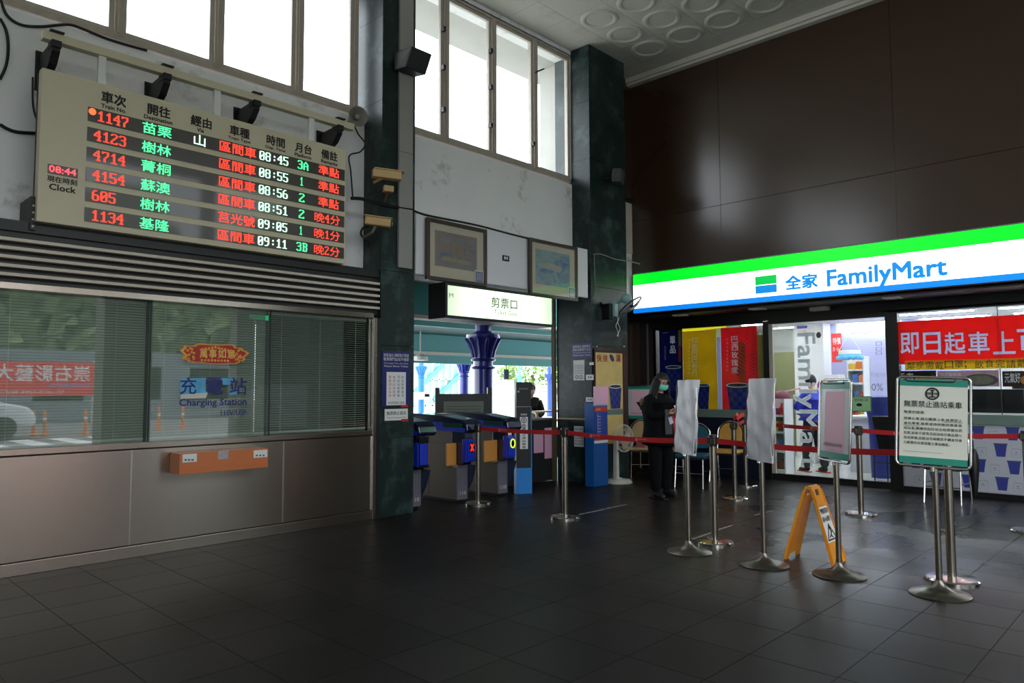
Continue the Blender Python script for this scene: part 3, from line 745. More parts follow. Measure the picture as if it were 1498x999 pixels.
# ================================================================== framed pictures, ticket gate sign
def picture(p0, p1, t, bo, lab, palette, seed, y=6.56):
    a = GY(p0, bo, y); b = GY(p1, bo, y); tp = GY(p0, t, y)
    x0, x1, z0, z1 = a.x, b.x, a.z, tp.z
    r = E('framed_picture', lab, 'picture', ((x0+x1)/2, 6.64, z0))
    wood = M('dark_walnut', (58,44,36), .4, var=.15, scale=12, coat=.2); k = .045
    f = MB().box(x0, x0+k, y, y+.05, z0, z1).box(x1-k, x1, y, y+.05, z0, z1).box(x0+k, x1-k, y, y+.05, z0, z0+k).box(x0+k, x1-k, y, y+.05, z1-k, z1)
    f.build('frame', wood, r, bevel=.006)
    MB().box(x0+k, x1-k, y+.03, y+.05, z0+k, z1-k).build('mount', M('cream_mount', (226,206,176), .8, var=.02), r)
    m = .16; ax0, ax1, az0, az1 = x0+m-.02, x1-m+.0, z0+m+.02, z1-m+.03
    im = M('painting_%s' % palette[0], palette[1], .8, var=.25, scale=5)
    nt = im.node_tree; N = nt.nodes.new; K = nt.links.new; bs = nt.nodes['Principled BSDF']
    tc = N('ShaderNodeTexCoord'); nz = N('ShaderNodeTexNoise'); nz.inputs['Scale'].default_value = palette[3]; nz.inputs['Detail'].default_value = 7; nz.inputs['Distortion'].default_value = 1.4
    K(tc.outputs['Generated'], nz.inputs[0]); rp = N('ShaderNodeValToRGB'); rp.color_ramp.elements[0].position = .3; rp.color_ramp.elements[1].position = .72
    cols = palette[2]; rp.color_ramp.elements[0].color = L(cols[0]); rp.color_ramp.elements[1].color = L(cols[-1])
    for i, c_ in enumerate(cols[1:-1]):
        e = rp.color_ramp.elements.new(.3+.42*(i+1)/(len(cols)-1)); e.color = L(c_)
    K(nz.outputs['Fac'], rp.inputs[0]); K(rp.outputs[0], bs.inputs['Base Color'])
    MB().box(ax0, ax1, y+.024, y+.03, az0, az1).build('painting', im, r)
    if palette[0] == 'village':
        mb = MB()
        for (u0, u1, v0, v1) in ((.36,.5,.3,.78),(.52,.68,.35,.7),(.7,.8,.4,.72)): mb.box(ax0+(ax1-ax0)*u0, ax0+(ax1-ax0)*u1, y+.0225, y+.024, az0+(az1-az0)*v0, az0+(az1-az0)*v1)
        mb.build('painted_towers', M('ochre_paint', (138,112,90), .8, var=.3, scale=20), r)
        mb = MB().prism([(ax0+.1, y+.022, az0+.08), (ax0+.55, y+.022, az0+.06), (ax0+.6, y+.022, az0+.11), (ax0+.12, y+.022, az0+.13)], (0,.001,0)); mb.build('painted_boats', M('yellow_paint', (158,142,100), .8, var=.3, scale=30), r)
    else:
        mb = MB().prism([(ax0+.05, y+.022, az0+.24), (ax0+.5, y+.022, az0+.2), (ax0+.56, y+.022, az0+.28), (ax0+.3, y+.022, az0+.31), (ax0+.06, y+.022, az0+.29)], (0,.001,0)); mb.build('painted_shore', M('sand_paint', (176,176,158), .8, var=.2, scale=20), r)
    MB().box(x1-.2, x1-.05, y+.018, y+.024, z0+.035, z0+.2).build('title_card', paper, r)
    MB().box(x1-.185, x1-.065, y+.016, y+.018, z0+.055, z0+.18).build('card_border', black, r)
    MB().box(x1-.175, x1-.075, y+.0145, y+.016, z0+.065, z0+.17).build('card_print', M('card_%s' % palette[0], palette[4], .7, var=.1), r)
    MB().box(x0+k, x1-k, y+.01, y+.012, z0+k, z1-k).build('picture_glass', glass('picture_glass', (246,248,248), .05, haze=.12), r)  # haze stands in for reflections that pale the pictures
picture(625, 713, 317, 408, 'large framed harbour painting in brown and orange, left above the ticket gate sign',
        ('village', (110,104,106), [(70,76,92),(120,118,122),(150,112,86),(128,128,136),(96,108,116)], 3.5, (150,150,190)), 1)
picture(776, 846, 347, 432, 'framed blue seascape painting, right above the ticket gate sign',
        ('sea', (110,146,170), [(76,110,160),(110,150,178),(140,170,160),(150,176,190),(84,120,168)], 3, (200,200,205)), 2)
# blank board behind the right picture, socket on the wall
a = GY(846, 434, 6.63); b = GY(861, 365, 6.63)
tag(MB().box(5.27, b.x-.02, 6.63, 6.66, a.z, b.z).build('backing_board', M('white_board', (222,222,224), .5, var=.02), bevel=.012), 'long white board carrying the two framed pictures over the gate opening', 'board')
so = E('wall_socket', 'small dark wall socket between the two framed pictures', 'socket', GY(740, 377, 6.62))
rectY('socket_cover', black, so, 736, 745, 373, 381, 6.615, .015)
rectY('socket_face', white, so, 737.5, 740, 375, 379, 6.613, .002); rectY('socket_face', white, so, 741, 743, 375.5, 379.5, 6.613, .002)
# illuminated ticket gate sign (box deep along y, lit face to the hall)
yS = 6.5
a = GY(655, 463, yS); b = GY(808, 472, yS); tp = GY(655, 418, yS)
x0, x1, z0, z1 = a.x, b.x, a.z+.02, tp.z+.01
sg = E('ticket_gate_sign', 'glowing pale green ticket gate lightbox 剪票口 over the opening', 'sign', ((x0+x1)/2, 6.8, z0))
c_ = MB(); k = .035; yb = yS+.32
c_.box(x0-k, x1+k, yS, yb, z1, z1+k).box(x0-k, x1+k, yS, yb, z0-k, z0).box(x0-k, x0, yS, yb, z0, z1).box(x1, x1+k, yS, yb, z0, z1).box(x0-k, x1+k, yb-.01, yb, z0-k, z1+k)
c_.build('case', black, sg, bevel=.004)
def face_mat():
    m = M('lightbox_face', (226,244,214), .4, var=0); nt = m.node_tree; N = nt.nodes.new; K = nt.links.new; b_ = nt.nodes['Principled BSDF']
    tc = N('ShaderNodeTexCoord'); sp = N('ShaderNodeSeparateXYZ'); K(tc.outputs['Generated'], sp.inputs[0])
    wv = N('ShaderNodeMapRange'); K(sp.outputs[0], wv.inputs[0]); wv.inputs[3].default_value = -1; wv.inputs[4].default_value = 1
    ab = N('ShaderNodeMath'); ab.operation = 'ABSOLUTE'; K(wv.outputs[0], ab.inputs[0])
    mr = N('ShaderNodeMapRange'); mr.inputs[1].default_value = .55; mr.inputs[2].default_value = 1; mr.inputs[3].default_value = 1.5; mr.inputs[4].default_value = .62; K(ab.outputs[0], mr.inputs[0])
    K(mr.outputs[0], b_.inputs['Emission Strength']); b_.inputs['Emission Color'].default_value = L((222,244,206)); return m
fc = MB().box(x0, x1, yS+.008, yS+.02, z0, z1).build('lit_face', face_mat(), sg)
W_ = x1-x0; H_ = z1-z0
txtg = M('sign_ink', (60,92,84), .6, var=0)
text('剪票口', txtg, sg, (x0+W_*.385, yS+.008, z0+H_*.42), X3, Z3, W_*.25, H_*.37, bold=.02)
text('Ticket Gate', M('sign_ink_pale', (84,112,104), .6, var=0), sg, (x0+W_*.41, yS+.008, z0+H_*.19), X3, Z3, W_*.225, H_*.16)
text('M', M('sign_ink_pale'), sg, (x0+W_*.015, yS+.008, z0+H_*.6), X3, Z3, W_*.035, H_*.14)
MB().box(x0+.1, x0+.13, yS+.2, 6.9, z1+k, z1+k+.012).box(x1-.13, x1-.1, yS+.2, 6.9, z1+k, z1+.1).build('hanging_bracket', black, sg)
# notices on the left pillar
yP = 6.648
n1 = E('notice_board', 'dark blue notice with white heading and list on the left marble pillar', 'notice', GY(577, 590, yP))
rectY('blue_plate', navy, n1, 558.5, 600, 513, 594, yP-.006, .006)
for k, s_ in enumerate(('旅客進出 請刷電子票證','驗票閘門出站不補票')):
    tY(s_, paper, n1, 561, 598, 516.5+k*6, 521.5+k*6, yP-.006)
for k, s_ in enumerate(('Passenger Pass the Gate','Please Show Ticket')): tY(s_, paper, n1, 562, 597, 530+k*4, 532.5+k*4, yP-.006)
rectY('white_sheet', paper, n1, 565.3, 593.5, 544, 593, yP-.008, .002)
for j, (px, m) in enumerate(((568.5, M('print_red', (190,90,70), .6)), (574.5, M('print_red')), (581, M('print_blue', (60,70,150), .6)), (587, M('print_dark', (60,40,70), .6)))):
    for k in range(6): tY('票車月台站時'[(j+k) % 6], m, n1, px, px+3.6, 549.5+k*5.4, 553.7+k*5.4, yP-.008)
tY('請至售票窗口查詢', M('print_dark'), n1, 567.5, 591.5, 587.5, 591.5, yP-.008)
n2 = E('notice_plate', 'white ticket passengers only plate below the blue notice on the pillar', 'notice', GY(577, 615, yP))
rectY('plate', paper, n2, 563, 596.5, 598.5, 615.5, yP-.006, .006)
tY('無票禁止進站', ink, n2, 565.5, 594, 602, 607.5, yP-.006, bold=.01); tY('Ticketed Passengers Only', ink, n2, 566, 594, 610, 613, yP-.006)
for y0, y1 in ((592,596), (613,616.5)): rectY('red_tape', M('red_tape', (180,40,40), .5), n2, 587, 597, y0, y1, yP-.0075, .001)
# ================================================================== turnstiles
gs = M('gate_steel', (112,104,94), .42, metal=.6, var=.06, scale=3, stretch=(3,3,40))
gsf = M('gate_front', (128,124,136), .4, metal=.5, var=.03)
gblue = M('gate_blue', (20,52,190), .3, var=.03, coat=.4); gdark = M('gate_cover', (20,26,54), .2, var=.03, coat=.6)
flapm = M('orange_flap', (206,140,66), .45, var=.05)
def gate(x, lab, mark, flap=True, grp='ticket gates in the opening'):
    r = E('ticket_gate', lab, 'turnstile', (x, 6.83, 0), local=True, group=grp)
    L_ = 1.75; W_ = .17
    MB().box(0, W_, .02, L_, .03, .9).build('body', gs, r, bevel=.004)
    MB().box(.01, W_-.01, .04, L_-.02, 0, .03).build('plinth', black, r)
    MB().box(0, W_, -.002, .018, .03, .5).build('front_plate', gsf, r, bevel=.003)
    for z in (.72,): MB().box(-.002, 0, .02, L_, z, z+.004).build('panel_seam', black, r)
    MB().box(-.002, 0, .55, .555, .05, .9).build('panel_seam', black, r)
    # top cover: arched, overhanging the front
    pts = [(-.0, .9), (-.16, .86), (-.2, .9), (-.18, .98), (-.08, 1.03), (.3, 1.075), (.9, 1.09), (1.5, 1.06), (1.8, .98), (1.8, .9)]
    MB().prism([(-.02, y, z) for y, z in pts][::-1], (W_+.1, 0, 0)).build('top_cover', gdark, r, bevel=.012, segs=3)
    MB().prism([(-.028, y, z) for y, z in ((-.15,.875),(-.17,.92),(.3,.99),(1.7,.97),(1.78,.9))][::-1], (.01,0,0)).build('side_band', gblue, r)
    MB().box(-.029, -.018, -.1, .25, .93, .985).build('status_window', M('green_lcd', (30,70,50), .2), r)
    # hooded reader head: blue screen leaning over the front
    MB().prism([(-.01,-.14,.88),(-.01,-.17,.55),(-.01,-.1,.47),(-.01,.1,.47),(-.01,.1,.9)], (W_-.03,0,0)).build('reader_hood', gdark, r, bevel=.008)
    MB().prism([(W_+.0,-.142,.46),(W_+.0,-.06,.26),(W_+.0,.02,.14),(W_+.0,.16,.3),(W_+.0,.16,.47)], (.04,0,0)).build('curved_skirt', M('skirt_blue', (34,46,72), .35), r, bevel=.01)
    # coloured screen wraps the near left corner
    MB().prism([(-.03,-.19,.79),(-.03,-.12,.795),(-.03,-.1,.52),(-.03,-.19,.51)], (W_-.02,0,0)).build('blue_screen', gblue, r, bevel=.006)
    MB().box(-.01, .11, -.21, -.19, .53, .78).build('screen_face', gblue, r, bevel=.01)
    if mark == 'x':
        MB().box(.01, .09, -.213, -.209, .63, .75).build('mark_plate', black_gloss, r)
        rm = M('mark_red', (255,60,40), .5, var=0, emit=1.2, ecol=(255,50,30)); mb = MB()
        for s_ in (-1, 1): mb.obox((.05, -.215, .69), (.55, 0, s_), (0,1,0), (-s_, 0, .55), .05, .002, .008)
        mb.build('red_cross', rm, r)
    elif mark == 'o':
        MB().lathe([(.036,0),(.036,.004),(.0,.004)], (.05,-.21,.70), 20, (0,-1,0)).build('mark_plate', black_gloss, r)
        MB().tube([(.05+.04*math.cos(t*PI/12), -.219, .70+.055*math.sin(t*PI/12)) for t in range(24)], .007, 6, closed=True).build('yellow_ring', M('mark_yellow', (230,255,60), .5, var=0, emit=1.1, ecol=(225,250,50)), r)
        MB().box(.035,.1,-.148,-.142,.8,.9).build('white_sticker', paper, r)
    else:
        MB().box(-.02,.12,-.2,-.188,.5,.86).build('screen_top', black_gloss, r)
    # flap
    if flap:
        MB().box(-.006, 0, .02, .1, .44, .78).build('flap_recess', M('recess_navy', (22,28,50), .8, spec=.1), r)
        MB().box(-.17-.08*(mark == 'o'), -.01-.0*(mark == 'o'), .0, .035, .46, .74).build('flap', flapm, r, bevel=.015, segs=3, label='orange padded flap')
        MB().box(-.1, .0, -.005, .012, .435, .45).build('flap_edge', chrome, r)
    else:
        MB().box(W_, W_+.02, .12, .42, .46, .84).build('flap_recess', M('recess_navy'), r)
        MB().box(W_+.02, W_+.13, .0, .04, .5, .78).build('flap', flapm, r, bevel=.015, segs=3, label='orange padded flap')
    text('110', paper, r, (.04, -.002, .09), X3, Z3, .1, .045, name='number')
    return r
xg = [5.35, 6.1, 6.82]
gate(xg[0], 'leftmost ticket gate, half hidden behind the left marble pillar', 'n', False)
gate(xg[1], 'middle ticket gate with red cross on its blue screen', 'x')
gate(xg[2], 'right ticket gate with yellow ring on its blue screen', 'o')

# black and blue validator column
tt = E('card_reader_column', 'tall black column with white notice strip and bright blue base beside the gates', 'card reader', (7.24, 6.78, 0), local=True)
tt.rotation_euler = (0, 0, math.radians(-30))
azure = M('azure_blue', (34,128,206), .4, var=.03)
MB().box(-.11, .11, -.06, .06, .0, .345).build('base', azure, tt, bevel=.004)
MB().box(-.105, .105, -.05, .05, .345, 1.5).build('column', black, tt, bevel=.004)
MB().box(.098, .112, -.055, .055, .345, 1.16).build('blue_side_strip', azure, tt)
MB().box(-.106, .106, -.053, -.05, 1.165, 1.17).build('silver_line', alu, tt)
MB().box(-.055, .055, -.054, -.05, .60, 1.03).build('notice_strip', paper, tt)
MB().tube([(.036*math.cos(t*PI/8), -.055, .985+.036*math.sin(t*PI/8)) for t in range(16)], .005, 5, closed=True).box(-.004,.004,-.057,-.054,.955,1.015).box(-.03,.03,-.057,-.054,.982,.988).build('railway_emblem', ink, tt)
for k, c_ in enumerate('無票禁止進站乘車'): text(c_, ink, tt, (-.028, -.054, .9-k*.042), X3, Z3, .056, .034, bold=.02)
MB().box(-.045, .045, -.053, -.05, 1.05, 1.075).build('small_label', M('label_grey', (150,155,155), .5), tt)
text('請由此感應', M('label_grey'), tt, (-.07, -.05, 1.40), X3, Z3, .13, .02)
MB().box(-.09,-.06,-.052,-.05,1.36,1.385).build('white_mark', M('label_grey'), tt)

# counter wall and railing right of the gates, pink notices
yk = 7.34
cw = E('gate_side_counter', 'low dark steel counter between the gates and the right marble pillar', 'counter', (7.9, 7.5, 0))
MB().box(7.40, 8.60, 7.42, 7.8, 0, .93).build('counter_body', M('dark_steel', (74,76,78), .35, metal=.7), cw, bevel=.004)
MB().box(7.36, 8.60, 7.38, 7.84, .93, .96).build('counter_top', M('grey_top', (110,108,104), .4), cw, bevel=.004)
for (p0, p1, t, bo, lab, k) in ((781, 795, 632, 663, 'narrow pink notice on the dark counter, left of two', 3), (797, 817, 626, 671, 'wide pink notice on the dark counter, right of two', 4)):
    n_ = E('pink_notice', lab, 'notice', GY(p0, bo, 7.41)); rectY('sheet', pink, n_, p0, p1, t, bo, 7.412, .004)
    for q in range(k): tY('車票候車請', M('notice_ink', (90,50,90), .7), n_, p0+1.5+q*(p1-p0-2)/k, p1-3 if False else p0+1.5+q*(p1-p0-2)/k+(p1-p0)/k*.5, t+4, bo-6, 7.412) if False else [tY(c_, M('notice_ink'), n_, p0+1.5+q*(p1-p0-2)/k, p0+1.5+q*(p1-p0-2)/k+2.6, t+4+i*5.2, t+8+i*5.2, 7.412) for i, c_ in enumerate('車票候車')]
rl = E('steel_railing', 'pale steel pipe railing behind the black card reader column', 'railing', (8.3, 8.2, 0))
yr = 8.1; z1 = GY(790, 602, yr).z; z2 = GY(790, 616, yr).z; xa = GY(778, 602, yr).x; xb = GY(822, 602, yr).x
rm = M('pale_railing', (196,184,150), .35, metal=.5)
MB().tube([(xa-.1, yr-.2, z1-.02), (xa, yr, z1), (xb+.6, yr, z1)], .02).build('top_rail', rm, rl, smooth=True)
MB().tube([(xa-.1, yr-.2, z2-.02), (xa, yr, z2), (xb+.6, yr, z2)], .018).build('rail', rm, rl, smooth=True)
for x in (xa, xb+.5): MB().tube([(x, yr, 0), (x, yr, z1)], .02).build('post', rm, rl)
MB().tube([(xa-.1, yr-.2, 0), (xa-.1, yr-.2, z1-.02)], .02).build('post', rm, rl)
# handrail on the right pillar's reveal
hr = E('wall_handrail', 'pale pipe handrail fixed along the right marble pillar', 'handrail', (8.6, 6.8, 1.0))
a = GX(818, 612, 8.57); b = GY(866, 613, 6.62)
MB().tube([a, (8.57, 6.7, a.z), (8.62, 6.6, a.z), (8.7,6.6,a.z), (8.7,6.6,.05)], .018).build('rail', rm, hr, smooth=True)
MB().tube([(8.61, 7.0, a.z), (8.57, 7.0, a.z)], .01).build('standoff', rm, hr)
# ================================================================== right pillar: plates, poster case, kiosk, fans
xJ = 8.606
p_ = E('information_plate', 'small dark blue plate with white heading on the right pillar reveal', 'plate', GX(850, 525, xJ))
rectX('plate', navy, p_, 836, 866, 503, 524, xJ-.006, .006)
for k, s_ in enumerate(('旅客進出 請刷電子','票證 驗票閘門出站')): tX(s_, paper, p_, 838, 864, 505.5+k*4.6, 509.3+k*4.6, xJ-.006)
for k, s_ in enumerate(('Passenger Pass the Gate','Please Show Ticket')): tX(s_, paper, p_, 838.5, 864, 515.5+k*3.4, 517.6+k*3.4, xJ-.006)
p_ = E('white_notice', 'white printed notice sheet below the dark blue plate on the pillar reveal', 'notice', GX(847, 556, xJ))
rectX('sheet', paper, p_, 839, 855, 527, 556.5, xJ-.004, .004)
for k in range(4): tX('請勿吸菸飲食謝謝', M('grey_ink', (90,90,96), .7, var=0), p_, 840.5, 853.5, 534+k*3.6, 535.8+k*3.6, xJ-.004)
for px in (842.5, 848.5):
    c = GX(px+1.5, 551.5, xJ-.005); MB().tube([(xJ-.0055, c.y+.025*math.cos(t*PI/6), c.z+.025*math.sin(t*PI/6)) for t in range(12)], .004, 5, closed=True).build('round_pictogram', ink, p_)
for k, (p0, p1, t, bo, lab) in enumerate(((862,868,530,534,'tiny white wall plate, highest on the pillar edge'), (857,868,548,556,'white switch plate below the white notice on the pillar reveal'), (857,868,581,588,'white switch plate lower down on the pillar reveal'), (864,869,594,600,'tiny white plate just above the handrail on the pillar reveal'))):
    q = E('switch_plate', lab, 'switch', GX(p0, bo, xJ)); rectX('plate', white, q, p0, p1, t, bo, xJ-.012, .012, bevel=.002)
    if k in (1, 2):
        for f in (.3, .6): rectX('rocker', M('rocker_grey', (60,62,62), .5), q, p0+(p1-p0)*f, p0+(p1-p0)*f+1.6, t+2.5, bo-3, xJ-.014, .002)
q = E('white_notice', 'small white printed sheet on dark panel below the handrail, right of the belt', 'notice', GX(845, 654, xJ))
rectX('sheet', paper, q, 840, 854, 623, 653, xJ-.004, .004)
for k in range(6): tX('車站公告事項', ink, q, 841, 853, 626+k*4.3, 629+k*4.3, xJ-.004)
yF_ = 6.65
pc = E('poster_case', 'brown framed poster case with yellow coffee poster on the right marble pillar', 'poster', GY(893, 655, yF_))
a = GY(871, 655, 6.62); b = GY(919, 655, 6.62); tz = GY(871, 510, 6.62).z
fb = M('red_brown_frame', (62,32,26), .5, var=.1)
MB().box(a.x, b.x, 6.625, 6.648, a.z, a.z+.04).box(a.x, b.x, 6.625, 6.648, tz-.05, tz).box(a.x, a.x+.03, 6.62, 6.648, a.z, tz).box(b.x-.1, b.x, 6.62, 6.648, a.z, tz).build('frame', fb, pc, bevel=.003)
yel = M('pale_yellow_print', (214,188,116), .5, var=.16, scale=4)
MB().box(a.x+.03, b.x-.1, 6.636, 6.648, a.z+.04, tz-.05).build('poster', yel, pc)
dred = M('dark_red_print', (150,30,22), .5, var=0)
for k, (c_, p0) in enumerate((('快',873),('捨',882),('蓮',901),('捷',910))): tY(c_, dred, pc, p0, p0+7, 518, 529, 6.636, bold=.03, eps=.003)
MB().lathe([(.05,0),(.05,.003),(0,.003)], GY(895, 523.5, 6.636), 16, (0,-1,0), sx=.8, sy=1.4).build('oval_emblem', navy, pc)
def cup_print(parent, p0, p1, t, bo, fn, plane, m1, m2, th=.003, rows=5):
    """printed paper cup: tapered body, pale rim, chequer"""
    A, B = fn(p0, t, plane), fn(p1, t, plane); C_, D_ = fn(p0, bo, plane), fn(p1, bo, plane)
    n = Vector((0,-1,0)) if fn is GY else Vector((-1,0,0))
    u = (B-A); v = Vector((0,0,A.z-C_.z)); u.z = 0
    o = Vector((A.x, A.y, C_.z))
    def q(s, r): w_ = .5+(s-.5)*(.72+.28*r); return o+u*w_+v*r+n*.002
    MB().prism([q(0,0), q(1,0), q(1,.93), q(0,.93)], n*.001).build('printed_cup', m1, parent)
    mb = MB()
    for i in range(4):
        for j in range(rows):
            if (i+j) % 2: mb.quad(*[p+n*.0018 for p in (q(i/4,j/rows*.85), q((i+1)/4,j/rows*.85), q((i+1)/4,(j+1)/rows*.85), q(i/4,(j+1)/rows*.85))])
    mb.build('chequer_print', m2, parent)
    cc = o+u*.5+v*.94+n*.004
    un = u.normalized(); R_ = u.length*.53
    mb = MB(); pts = [cc+un*R_*math.cos(k*PI/12)+Z3*R_*.2*math.sin(k*PI/12) for k in range(24)]
    mb.prism(pts, n*.001); mb.build('cup_rim', paper, parent)
    MB().prism([cc+n*.001+un*R_*.86*math.cos(k*PI/12)+Z3*R_*.13*math.sin(k*PI/12) for k in range(24)], n*.0012).build('coffee_print', M('coffee_print', (60,50,50), .5), parent)
cupb = M('cup_blue', (44,60,150), .4, var=.05); cupd = M('cup_navy', (26,36,104), .4, var=.03)
cup_print(pc, 891, 909, 563, 598, GY, 6.63, cupb, cupd)
MB().box(a.x+.03, b.x-.1, 6.630, 6.636, GY(890, 607, 6.63).z, GY(890, 599, 6.63).z).build('grey_band', M('ledge_grey_green', (104,124,114), .5), pc)
for px in (873, 913): MB().ball(GY(px, 507, 6.64), .014, 8, 6).build('bulb', white, pc)

# blue information kiosk
kx = GF(879, 708); kb = M('kiosk_blue', (20,86,158), .4, var=.04)
kk = E('blue_kiosk', 'slim blue standing kiosk with pink notice taped on top', 'kiosk', (kx.x, 6.54, 0))
x0 = GY(869, 708, 6.46).x; x1 = GY(890, 708, 6.46).x
MB().box(x0, x1, 6.46, 6.62, 0, 1.2).build('body', kb, kk, bevel=.004)
zt = lambda py: GY(879, py, 6.46).z
MB().box(x0+.02, x1-.015, 6.455, 6.46, zt(645), zt(597)).build('panel', M('kiosk_panel', (26,60,150), .4), kk)
MB().box(x0+.02, x1-.02, 6.45, 6.456, zt(602), zt(595)).build('red_label', M('red_label', (200,50,36), .4), kk)
MB().box(x0+.015, x1-.015, 6.452, 6.46, zt(648), zt(644)).build('lower_label', paper, kk)
MB().box(x0+.02, x1-.02, 6.453, 6.46, zt(643.5), zt(641)).build('red_stripe', M('red_label'), kk)
for k in range(7): text('路線時刻', paper, kk, (x0+.11, 6.455, zt(610+k*4.4)), X3, Z3, .06, .018)
MB().box(x0+.095, x0+.099, 6.453, 6.455, zt(638), zt(604)).build('route_line', paper, kk)
text('自動繳費', M('yellow_text', (250,220,60), .5), kk, (x0+.05, 6.45, zt(600)), X3, Z3, .11, .025)
MB().box(x0-.005, x1-.0, 6.447, 6.452, 1.2-.02, 1.2+.24).build('pink_sheet', pink, kk)
MB().box(x0-.005, x1, 6.452, 6.456, 1.16, 1.2).build('backing_strip', M('pale_blue_strip', (150,190,216), .5), kk)
for q in range(3):
    for i, c_ in enumerate('票機暫停服務'[:5]): text(c_, M('notice_ink'), kk, (x0+.02+q*.065, 6.447, 1.385-i*.042), X3, Z3, .033, .033)

# floor fan
fp = GF(905, 706)
ff = E('pedestal_fan', 'white pedestal fan with round wire guard beside the blue kiosk', 'fan', (fp.x, fp.y, 0))
fw = M('fan_white', (206,204,192), .4, var=.02)
X0, Y0 = fp.x, fp.y
MB().lathe([(.2,0),(.2,.02),(.17,.05),(.06,.06),(.05,.075)], (X0, Y0, 0), 32).build('base', fw, ff, smooth=True)
MB().prism([(X0-.085,Y0-.03,.06),(X0-.015,Y0-.03,.06),(X0-.025,Y0-.03,.62),(X0-.07,Y0-.03,.62)], (0,.07,0)).build('column', fw, ff, bevel=.008)
cx_ = GY(912, 640, Y0-.06); c = Vector((X0+.04, Y0-.02, .66))
axf = Vector((-.1, -1, .05)).normalized()
MB().lathe([(.0,-.12),(.06,-.11),(.07,-.03),(.05,0)], c+axf*.02, 20, axf).build('motor', fw, ff, smooth=True)
mb = MB(); u_ = axf.cross(Z3).normalized(); v_ = u_.cross(axf); R = .2
for rr, dz in ((R,0),(R,.03),(R*.7,.075),(R*.4,.09),(.06,.095),(R*.7,-.03),(R*.4,-.04)):
    mb.tube([c+axf*(.05+dz)+(u_*math.cos(t*PI/14)+v_*math.sin(t*PI/14))*rr for t in range(28)], .0035 if rr != R else .006, 5, closed=True)
for k in range(28):
    d = u_*math.cos(k*PI/14)+v_*math.sin(k*PI/14)
    mb.tube([c+axf*.145+d*.05, c+axf*.125+d*R*.7, c+axf*.08+d*R, c+axf*.05+d*R, c+axf*.01+d*R*.6], .002, 4)
mb.build('wire_guard', fw, ff)
for k in range(3):
    d = u_*math.cos(k*2.094+.5)+v_*math.sin(k*2.094+.5); e = axf.cross(d)
    MB().add([c+axf*.07+d*.02+e*.01, c+axf*.08+d*.09+e*.075, c+axf*.08+d*.17+e*.06, c+axf*.06+d*.175-e*.03, c+axf*.055+d*.09-e*.045, c+axf*.06+d*.02-e*.01], [(0,1,2,3,4,5)]).build('blade', M('fan_blade_tan', (190,160,120), .4), ff)
MB().lathe([(.05,.0),(.045,.012),(.0,.016)], c+axf*.15, 16, axf).build('hub_cap', fw, ff)
MB().lathe([(.012,0),(.012,.02),(0,.02)], (X0-.05, Y0-.03, .48), 10, (0,-1,0)).build('knob', M('knob_grey', (90,90,90), .5), ff)
# wall fan on the right pillar
wf = E('wall_fan', 'small pale blue wall fan tilted outward on the right marble pillar', 'fan', GY(897, 450, 6.6))
fb_ = M('fan_pale_blue', (140,178,176), .4, var=.02)
c0 = GY(897, 452, 6.52)
MB().box(c0.x-.045, c0.x+.045, 6.46, 6.56, c0.z-.12, c0.z+.12).build('switch_box', fb_, wf, bevel=.01)
MB().box(c0.x-.12, c0.x-.03, 6.5, 6.65, c0.z-.16, c0.z+.08).build('wall_plate', black, wf, bevel=.01)
MB().tube([(c0.x-.1, 6.6, c0.z+.05), (c0.x-.26, 6.56, c0.z+.07)], .02).build('black_clamp', black, wf)
hc = GY(916, 437, 6.3)
MB().tube([(c0.x+.02, 6.5, c0.z+.08), hc], .022).build('arm', fb_, wf)
MB().ball(hc, .075, 16, 10, (1,1.2,1)).build('motor_housing', fb_, wf, smooth=True)
axf = Vector((.25, -.55, -.8)).normalized(); u_ = axf.cross(Z3).normalized(); v_ = u_.cross(axf); R = .2
c = GY(922, 447, 6.2); mb = MB()
mb.tube([c+(u_*math.cos(t*PI/16)+v_*math.sin(t*PI/16))*R for t in range(32)], .009, 6, closed=True); mb.build('guard_ring', black, wf)
mb = MB()
for rr, dz in ((R*.75,.035),(R*.5,.05),(R*.28,.055),(R*.6,-.03)): mb.tube([c+axf*dz+(u_*math.cos(t*PI/12)+v_*math.sin(t*PI/12))*rr for t in range(24)], .0025, 4, closed=True)
for k in range(32):
    d = u_*math.cos(k*PI/16)+v_*math.sin(k*PI/16); mb.tube([c+axf*.055+d*.05, c+axf*.045+d*R*.6, c+d*R, c-axf*.04+d*R*.5], .0016, 4)
mb.build('wire_guard', chrome, wf)
for k in range(3):
    d = u_*math.cos(k*2.094)+v_*math.sin(k*2.094); e = axf.cross(d)
    MB().add([c+d*.02+e*.01, c+axf*.01+d*.09+e*.07, c+axf*.01+d*.17+e*.05, c-axf*.01+d*.17-e*.03, c-axf*.01+d*.09-e*.04], [(0,1,2,3,4)]).build('blade', M('clear_blade', (190,200,214), .2), wf)
MB().lathe([(.05,.0),(.045,.01),(.0,.014)], c+axf*.055, 16, axf).build('hub_cap', white, wf)
mb = MB()
for s_ in (0, 1):
    q = Vector((c0.x+.01+s_*.05, 6.46, c0.z-.12)); mb.tube([q]+[q+Vector((.03*math.sin(t*1.3+s_*2), 0, -.04*t)) for t in range(1, 8)], .004, 5); mb.ball(q+Vector((.03*math.sin(9.1+s_*2), 0, -.29)), .012, 6, 4)
mb.build('pull_cord', white, wf)

